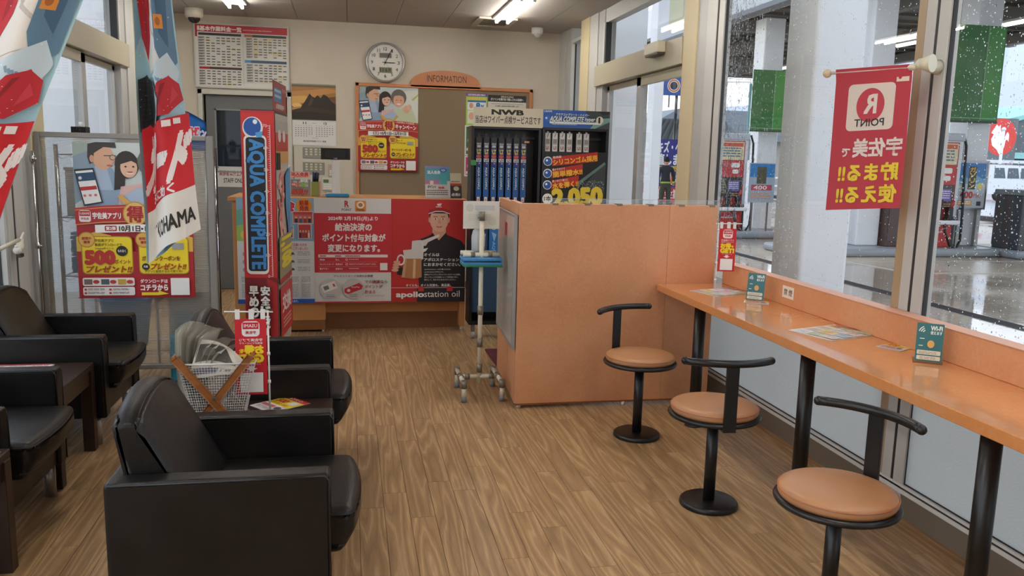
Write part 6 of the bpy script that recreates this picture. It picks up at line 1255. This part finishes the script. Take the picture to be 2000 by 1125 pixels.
t = thing('bucket', 'blue plastic bucket on the lowest shelf behind the partition', 'bucket', (-1.42, 5.62, .185)); one('bucket_body', t, lambda b: b.lathe((0, 0, 0), [(.02, 0), (.12, 0), (.155, .30), (.165, .30), (.165, .31), (.145, .31), (.11, .02), (.02, .02)], M('2c7ab0', .5), 28)); one('handle', t, lambda b: b.tube([(-.15*math.cos(q*PI/10), -.02, .30-.10*math.sin(q*PI/10)) for q in range(11)], .004, STEEL, 6))
t = thing('tissue_carton', 'beige carton lying behind the right half of the partition', 'box', (-1.02, 5.62, .185)); one('carton', t, lambda b: b.box(-.12, -.12, 0, .12, .12, .36, M('a39a8c', .8), .004)); one('carton_label', t, lambda b: b.box(-.08, -.122, .12, .08, -.12, .24, M('6f7f96', .6)))
t = thing('washer_jug', 'bright cyan washer fluid jug on the floor behind the partition', 'jug', (-1.03, 5.37, 0)); one('jug_body', t, lambda b: (b.box(-.08, -.035, 0, .08, .035, .30, M('2fa0c0', .4), .02),)); one('cap', t, lambda b: b.cyl((.04, 0, .30), (.04, 0, .335), .02, M('e0e0e0', .4)))
# on top of the shelf, peeking over the partition
t = thing('snow_bag', 'blue and white snow-boot bag peeking above the partition', 'bag', (-.98, 5.46, 1.42))
def bagf(b):
    b.grid(8, 8, lambda u, v: Vector((-.01+.135*u+.03*v*(.5-u), .0+.02*math.sin(u*PI), .02+v*(.24-.06*u))), M('2a78c0', .3)); bmesh.ops.solidify(b.bm, geom=b.bm.faces[:], thickness=.03)
one('bag_body', t, bagf); c = Canvas(10, 6, .01); c.text('SHE', 0, 0, 6, 4.4, 'c83a4a', .09, 0, 0, 'e8e8ec', .16).text('ケン', 4.6, 1.4, 5.4, 3.6, 'a8b4c8', .06, 0, 0, 'e4ccd0', .12); build_nobase(c, 'lettering', t, (.015, -.02, .16), (0, 0, 0))
one('tied_neck', t, lambda b: (b.tube([(-.02, .02, .20), (-.045, 0, .235), (-.03, 0, .25), (.0, 0, .245)], [.02, .022, .022, .015], M('26282c', .5), 8),))
t = thing('plush_dog', 'white plush figure leaning against the blue bag on the shelf', 'toy', (-1.02, 5.455, 1.41)); one('body', t, lambda b: (b.ball((0, 0, .07), .045, M('dcd8cf', .9), 14, (.8, .8, 1.5)), b.ball((.0, -.0, .165), .032, M('dcd8cf', .9), 14, (.8, 1, 1.1)))); one('arm', t, lambda b: b.tube([(0, -.03, .12), (.02, -.05, .07), (.04, -.05, .02)], .014, M('e4e0d8', .9), 8)); one('arm', t, lambda b: b.tube([(-.01, -.03, .12), (-.03, -.045, .08), (-.02, -.05, .03)], .014, M('e4e0d8', .9), 8))
t = thing('glass_jar', 'tall clear jar with yellow contents beside the plush figure', 'jar', (-1.14, 5.62, 1.41)); one('jar_body', t, lambda b: b.lathe((0, 0, 0), [(.03, 0), (.032, .005), (.032, .2), (.02, .24), (.02, .26)], ACRYL, 20)); one('contents', t, lambda b: b.box(-.018, -.018, .004, .018, .018, .16, M('d0b83a', .6), .004)); one('lid', t, lambda b: b.cyl((0, 0, .26), (0, 0, .29), .022, M('e4e4e0', .4)))
t = thing('lidded_canister', 'canister with ribbed black lid peeking above the partition', 'canister', (-1.63, 5.62, 1.41)); one('canister_body', t, lambda b: b.cyl((0, 0, 0), (0, 0, .12), .045, M('cfcfd0', .5))); one('ribbed_lid', t, lambda b: [b.box(-.045+q*.0102, -.046, .12, -.045+q*.0102+.006, .03, .16, M('1e1e20', .5)) for q in range(9)]+[b.cyl((0, 0, .12), (0, 0, .155), .04, M('2a2a2c', .5))]); one('pump_top', t, lambda b: b.cyl((0, 0, .155), (0, 0, .19), .012, M('e8e8e8', .4)))
# suction rail with cord on the left window post
t = thing('tension_rod', 'cream horizontal rod tied to the left window frame', 'rod', (-1.77, 4.86, .93)); one('rod', t, lambda b: b.tube([(.0, .05, .01), (.02, -.3, -.01), (.06, -.9, -.03)], .011, M('d8d0bc', .5), 8)); one('knotted_cord', t, lambda b: (b.ball((0, .06, -.02), .028, M('e0dccf', .9), 10, (.7, 1, 1.2)), b.ball((.0, .02, -.045), .022, M('d8d4c8', .9), 10), b.tube([(0, .06, .0), (0, .12, .04), (0, .10, .0), (0, .05, -.05), (0, .0, -.02)], .007, M('e4e0d6', .9), 6))); one('clip', t, lambda b: b.box(-.005, .02, -.085, .015, .07, -.065, M('2a2a2a', .5), .003))
# ================================================================== HANGING FLAGS (left) and RED BANNER (right)
def tire_flag():
    c = Canvas(30, 150, .01, '9cc6d4', rough=.7, dz=.0004)
    c.rect(0, 0, 30, 96, 'a4cbd8').poly([(0, 0), (8, 0), (4, 30), (0, 40)], '86b4cc').poly([(8, 14), (12, 2), (20, 0), (25, 10), (27, 44), (10, 52), (4, 40)], 'd9d2cc')
    c.ell(14, 5, 5, 8, 'dcb49c').poly([(11, 10), (17, 10), (18, 22), (14, 26), (10, 20)], 'e0bca4').ell(14.4, 7.6, 1.8, .7, 'b8605c').poly([(6, 22), (14, 27), (22, 20), (24, 44), (8, 50)], 'dfd9d2').poly([(10, 26), (14, 30), (13, 33)], 'b8aea6').poly([(12, 30), (22, 36), (21, 37), (12, 32)], 'bfb5ac')
    c.poly([(1, 14), (5, 8), (10, 14), (10, 34), (7, 44), (3, 34)], 'b8242e').poly([(4, 12), (6, 10), (8, 30), (6, 38)], '9c1c26')
    c.poly([(19, 4), (24, 0), (29, 6), (29, 46), (24, 52), (19, 40)], '5b7c96').poly([(21, 10), (27, 14), (26, 40), (22, 34)], '3f5f7c').rect(20, 26, 4.4, 6, 'd88a3a').ell(22, 29, 1.2, 1.8, 'a8602a').poly([(14, 50), (25, 42), (29, 50), (26, 66), (16, 66)], 'c4d4de')
    for q in range(8): c.poly([(16+q*1.3, 52+q*.8), (17+q*1.3, 51.6+q*.8), (18+q*1.2, 56+q), (17.2+q*1.2, 56+q)], '7c98ac')
    c.poly([(18, 58), (24, 52), (28, 60), (29, 78), (22, 92), (15, 92), (14, 74)], 'b8242e').poly([(20, 60), (22, 58), (18, 80), (16, 84)], '8e1822').poly([(25, 62), (27, 72), (23, 82)], 'c83a44')
    # tyre
    c.poly([(0, 52), (6, 50), (12, 54), (15, 62), (16, 76), (13, 92), (8, 100), (0, 100)], '26282a').poly([(13, 54), (16, 60), (18, 74), (15, 92), (11, 100), (9, 100), (14, 88), (15.6, 74), (14.4, 62)], '4a4e54').poly([(15.4, 66), (17.6, 74), (15.4, 90), (12.6, 99), (11.6, 99), (15, 86)], 'a8acb0')
    for q in range(9): c.poly([(.2, 54+q*5), (13.6-abs(q-4)*.5, 56+q*4.6), (13.6-abs(q-4)*.5, 56.5+q*4.6), (.2, 54.6+q*5)], '0e0f10')
    for q in (3, 6, 9.6, 12): c.poly([(q, 51+q*.1), (q+.4, 51+q*.1), (q+.8, 74), (q-1.6, 98), (q-2.0, 98), (q+.3, 74)], '0e0f10')
    R = random.Random(5)
    c.rects([(R.random()*29, R.random()*90, .35, .35) for _ in range(40)], 'eef2f4')
    c.poly([(0, 99), (6, 97), (12, 100), (20, 96), (30, 93), (30, 136), (0, 138)], 'c9202a').text('ガード', 3, 104, 25, 22, 'f0e8e6', .09, 0, .25).rect(19, 97.6, 3, 3, 'f0e8e6').rect(23, 97, 3, 3, 'f0e8e6').text('氷に効く', 4, 128, 18, 5, 'f0e8e6', .04)
    c.poly([(0, 135), (30, 132.6), (30, 150), (0, 150)], 'e8e4dc').text('YOKOHAMA', 1.5, 140.4, 27, 5.0, '2a2624', .03)
    return c
def lerp(a, b_, t_): return a+(b_-a)*t_
t = thing('hanging_flag', 'tyre flag hanging nearer the partition with its white foot fully visible', 'flag', (0, 0, 0), 0, 'fabric flags hanging at the left')
def vmap(v):
    "stretch the print: tyre from .40, red band from .545, white foot from .83"
    P = ((0, 0), (.35, .40), (.65, .545), (.9, .83), (1, 1))
    for (a0, b0), (a1, b1) in zip(P, P[1:]):
        if v <= a1 or a1 == 1: return b0+(b1-b0)*(v-a0)/(a1-a0)
def fm2(u, v):
    v = vmap(v); z = 2.12-v*(1.09-.13*u*v)
    s_ = max(0, min(1, (2.0-z)/.9))
    xl = lerp(-.745, -.735, s_); xr = lerp(-.612, -.548, s_)
    g = u+.07*math.sin(u*2*PI)*(1-v*.5)
    return (lerp(xl, xr, g), 3.2+.05*math.sin(u*2*PI+.4)*(1-.3*v)+.012*math.sin(v*9+u*3), z)
tire_flag().build('cloth', t, fn=fm2, nu=22, nv=14)
one('hanging_cord', t, lambda b: (b.tube([(-.74, 3.2, 2.12), (-.68, 3.2, 2.25), (-.615, 3.2, 2.12)], .003, M('e0e0dc', .6), 6), b.tube([(-.68, 3.2, 2.25), (-.68, 3.2, 2.78)], .003, M('e0e0dc', .6), 6))); one('top_rod', t, lambda b: b.cyl((-.76, 3.2, 2.125), (-.60, 3.2, 2.125), .006, M('e0e0dc', .5), n=8))
t = thing('hanging_flag', 'tyre flag at the upper left corner, swinging out at an angle', 'flag', (0, 0, 0), 0, 'fabric flags hanging at the left')
def fm1(u, v):
    v = vmap(v); z = 2.14-v*1.16; s_ = (1.93-z)
    xr = -.79-.40*max(-.3, s_); xl = xr-.255
    g = u+.04*math.sin(u*2*PI)
    return (lerp(xl, xr, g), 2.82+.035*math.sin(u*2*PI+1.2)*(1-.3*v)+.012*math.sin(v*8), z)
tire_flag().build('cloth', t, fn=fm1, nu=22, nv=14)
one('top_rod', t, lambda b: b.cyl((-.98, 2.82, 2.145), (-.66, 2.82, 2.145), .006, M('e0e0dc', .5), n=8)); one('hanging_cord', t, lambda b: (b.tube([(-.95, 2.82, 2.15), (-.82, 2.82, 2.3), (-.69, 2.82, 2.15)], .003, M('e0e0dc', .6), 6), b.tube([(-.82, 2.82, 2.3), (-.82, 2.82, 2.78)], .003, M('e0e0dc', .6), 6)))
# red point banner
A = Vector((2.145, 2.93)); Bp = Vector((1.985, 3.262)); dv_ = (A-Bp).normalized()
t = thing('point_banner', 'red banner with mirrored lettering hanging from a pole on the mullion', 'banner', (1.985, 3.262, 1.83), math.atan2(dv_.y, dv_.x))
L_ = (A-Bp).length
one('pole', t, lambda b: b.cyl((.0, 0, 0), (L_+.02, 0, 0), .007, M('d8ccc0', .5), n=12)); one('ball_end', t, lambda b: b.ball((-.0, 0, 0), .0185, M('dccaa8', .5), 16)); one('suction_mount', t, lambda b: (b.lathe((L_+.0, 0, 0), [(.012, -.012), (.022, 0), (.012, .012)], M('e0dcc4', .35), 14), b.ball((L_+.03, 0, .01), .022, M('dcd8c0', .35), 12), b.cyl((L_+.03, 0, .01), (L_+.075, .0, .01), .02, M('dcd8c0', .35), .034)))
ca_, sa_ = math.cos(-t.rotation_euler[2]), math.sin(-t.rotation_euler[2]); wx, wy = 2.257-1.985, 2.93-3.262
one('mount_arm', t, lambda b: b.cyl((L_+.02, 0, .005), (wx*ca_-wy*sa_, wx*sa_+wy*ca_, .005), .012, M('dcd8c0', .35), .03))
c = Canvas(32, 57, .01, 'b83a48', mirror=True, rough=.7, dz=.0002)
c.rect(0, 0, 32, 2.4, 'a8182a').rrect(6, 6.4, 20, 18.6, 2, 'e2d6cc').ell(16, 15, 6, 6.8, 'c0404e', 28).text('R', 13.4, 10.9, 5, 7.2, 'e8dcd4', .04).text('POINT', 9.6, 20.4, 12.6, 3, '33302e', .02)
c.rect(1, 3, 5, 3.4, 'e4d8c4').ell(4.6, 4.6, .7, .9, 'c0303a').text('宇佐美', 1.6, 28.4, 20, 7.2, 'e8dcd6', .04).text('で', 23, 32, 3.6, 3.2, 'e8dcd6', .04).text('貯まる!!', 2.2, 38.4, 25, 7, 'e8d040', .05).text('使える!!', 2.2, 47.4, 25, 7, 'e8d040', .05)
c.build('cloth', t, (0.022, 0, .006), fn=lambda u, v: (.022+u*.325, .006*math.sin(u*6+v*3)*v-.009*math.cos(min(1, v*16)*PI)*1.0*(v < .07)-.0, .006-v*(.585-.03*u)), nu=10, nv=12)
# ================================================================== PERSON OUTSIDE
t = thing('person', 'person seen from behind outside the right door, dark jacket and reflective stripes', 'person', (9.08, 23.0, GZ+.0))
J = [((0, 0, .98), .15), ((0, 0, 1.12), .145), ((0, 0, 1.30), .165), ((0, 0, 1.44), .14), ((0, 0, 1.52), .06), ((0, .01, 1.58), .055),
     ((.19, 0, 1.42), .07), ((.25, .0, 1.17), .055), ((.22, -.10, .98), .045), ((.20, -.16, .93), .035),
     ((-.19, 0, 1.42), .07), ((-.25, 0, 1.17), .055), ((-.23, .02, .93), .042), ((-.225, .03, .84), .035),
     ((.095, 0, .90), .105), ((.11, 0, .50), .072), ((.12, .02, .09), .05), ((.13, .12, .04), .04),
     ((-.095, 0, .90), .105), ((-.11, 0, .50), .072), ((-.12, .02, .09), .05), ((-.13, .12, .04), .04)]
Ed = [(0, 1), (1, 2), (2, 3), (3, 4), (4, 5), (3, 6), (6, 7), (7, 8), (8, 9), (3, 10), (10, 11), (11, 12), (12, 13), (0, 14), (14, 15), (15, 16), (16, 17), (0, 18), (18, 19), (19, 20), (20, 21)]
me = bpy.data.meshes.new('body'); me.from_pydata([j[0] for j in J], Ed, [])
o = bpy.data.objects.new('body_source', me); COL.objects.link(o); m1 = o.modifiers.new('s', 'SKIN'); m2 = o.modifiers.new('d', 'SUBSURF'); m2.levels = 2
for i, j in enumerate(J): me.skin_vertices[0].data[i].radius = (j[1], j[1]*(.72 if i < 4 else 1))
me.skin_vertices[0].data[0].use_root = True
me2 = bpy.data.meshes.new_from_object(o.evaluated_get(bpy.context.evaluated_depsgraph_get())); bpy.data.objects.remove(o)
me2.name = 'body'
while len(me2.materials): me2.materials.pop()
for m in (M('22252e', .8), M('3c3f33', .8), M('a9b84a', .5), M('c79a80', .6), M('16161a', .5)): me2.materials.append(m)
for p in me2.polygons:
    c_ = p.center; p.use_smooth = True
    if c_.z > 1.53: i = 3
    elif c_.z < .085: i = 4
    elif abs(c_.x) > .17 and c_.z < .96 and c_.z > .8: i = 3
    elif .99 < c_.z < 1.05: i = 2
    elif c_.z < .99: i = 1
    else: i = 0
    p.material_index = i
body = bpy.data.objects.new('body', me2); COL.objects.link(body); body.parent = t
one('head', t, lambda b: (b.ball((0, 0, 1.66), .105, M('c79a80', .6), 16, (.78, .92, 1.1)), b.ball((.085, 0, 1.65), .022, M('c79a80', .6), 8, (.5, .8, 1.4)), b.ball((-.085, 0, 1.65), .022, M('c79a80', .6), 8, (.5, .8, 1.4)), b.ball((0, .10, 1.64), .018, M('c79a80', .6), 8)))
one('hair', t, lambda b: b.ball((0, -.012, 1.69), .11, M('141214', .8), 16, (.8, .92, .95)))
t.rotation_euler[2] = -.1; t.scale = (.96, .96, .96)
t = thing('broom', 'broom-like pole held low by the person outside', 'tool', (8.57, 21.05, GZ)) if 0 else None
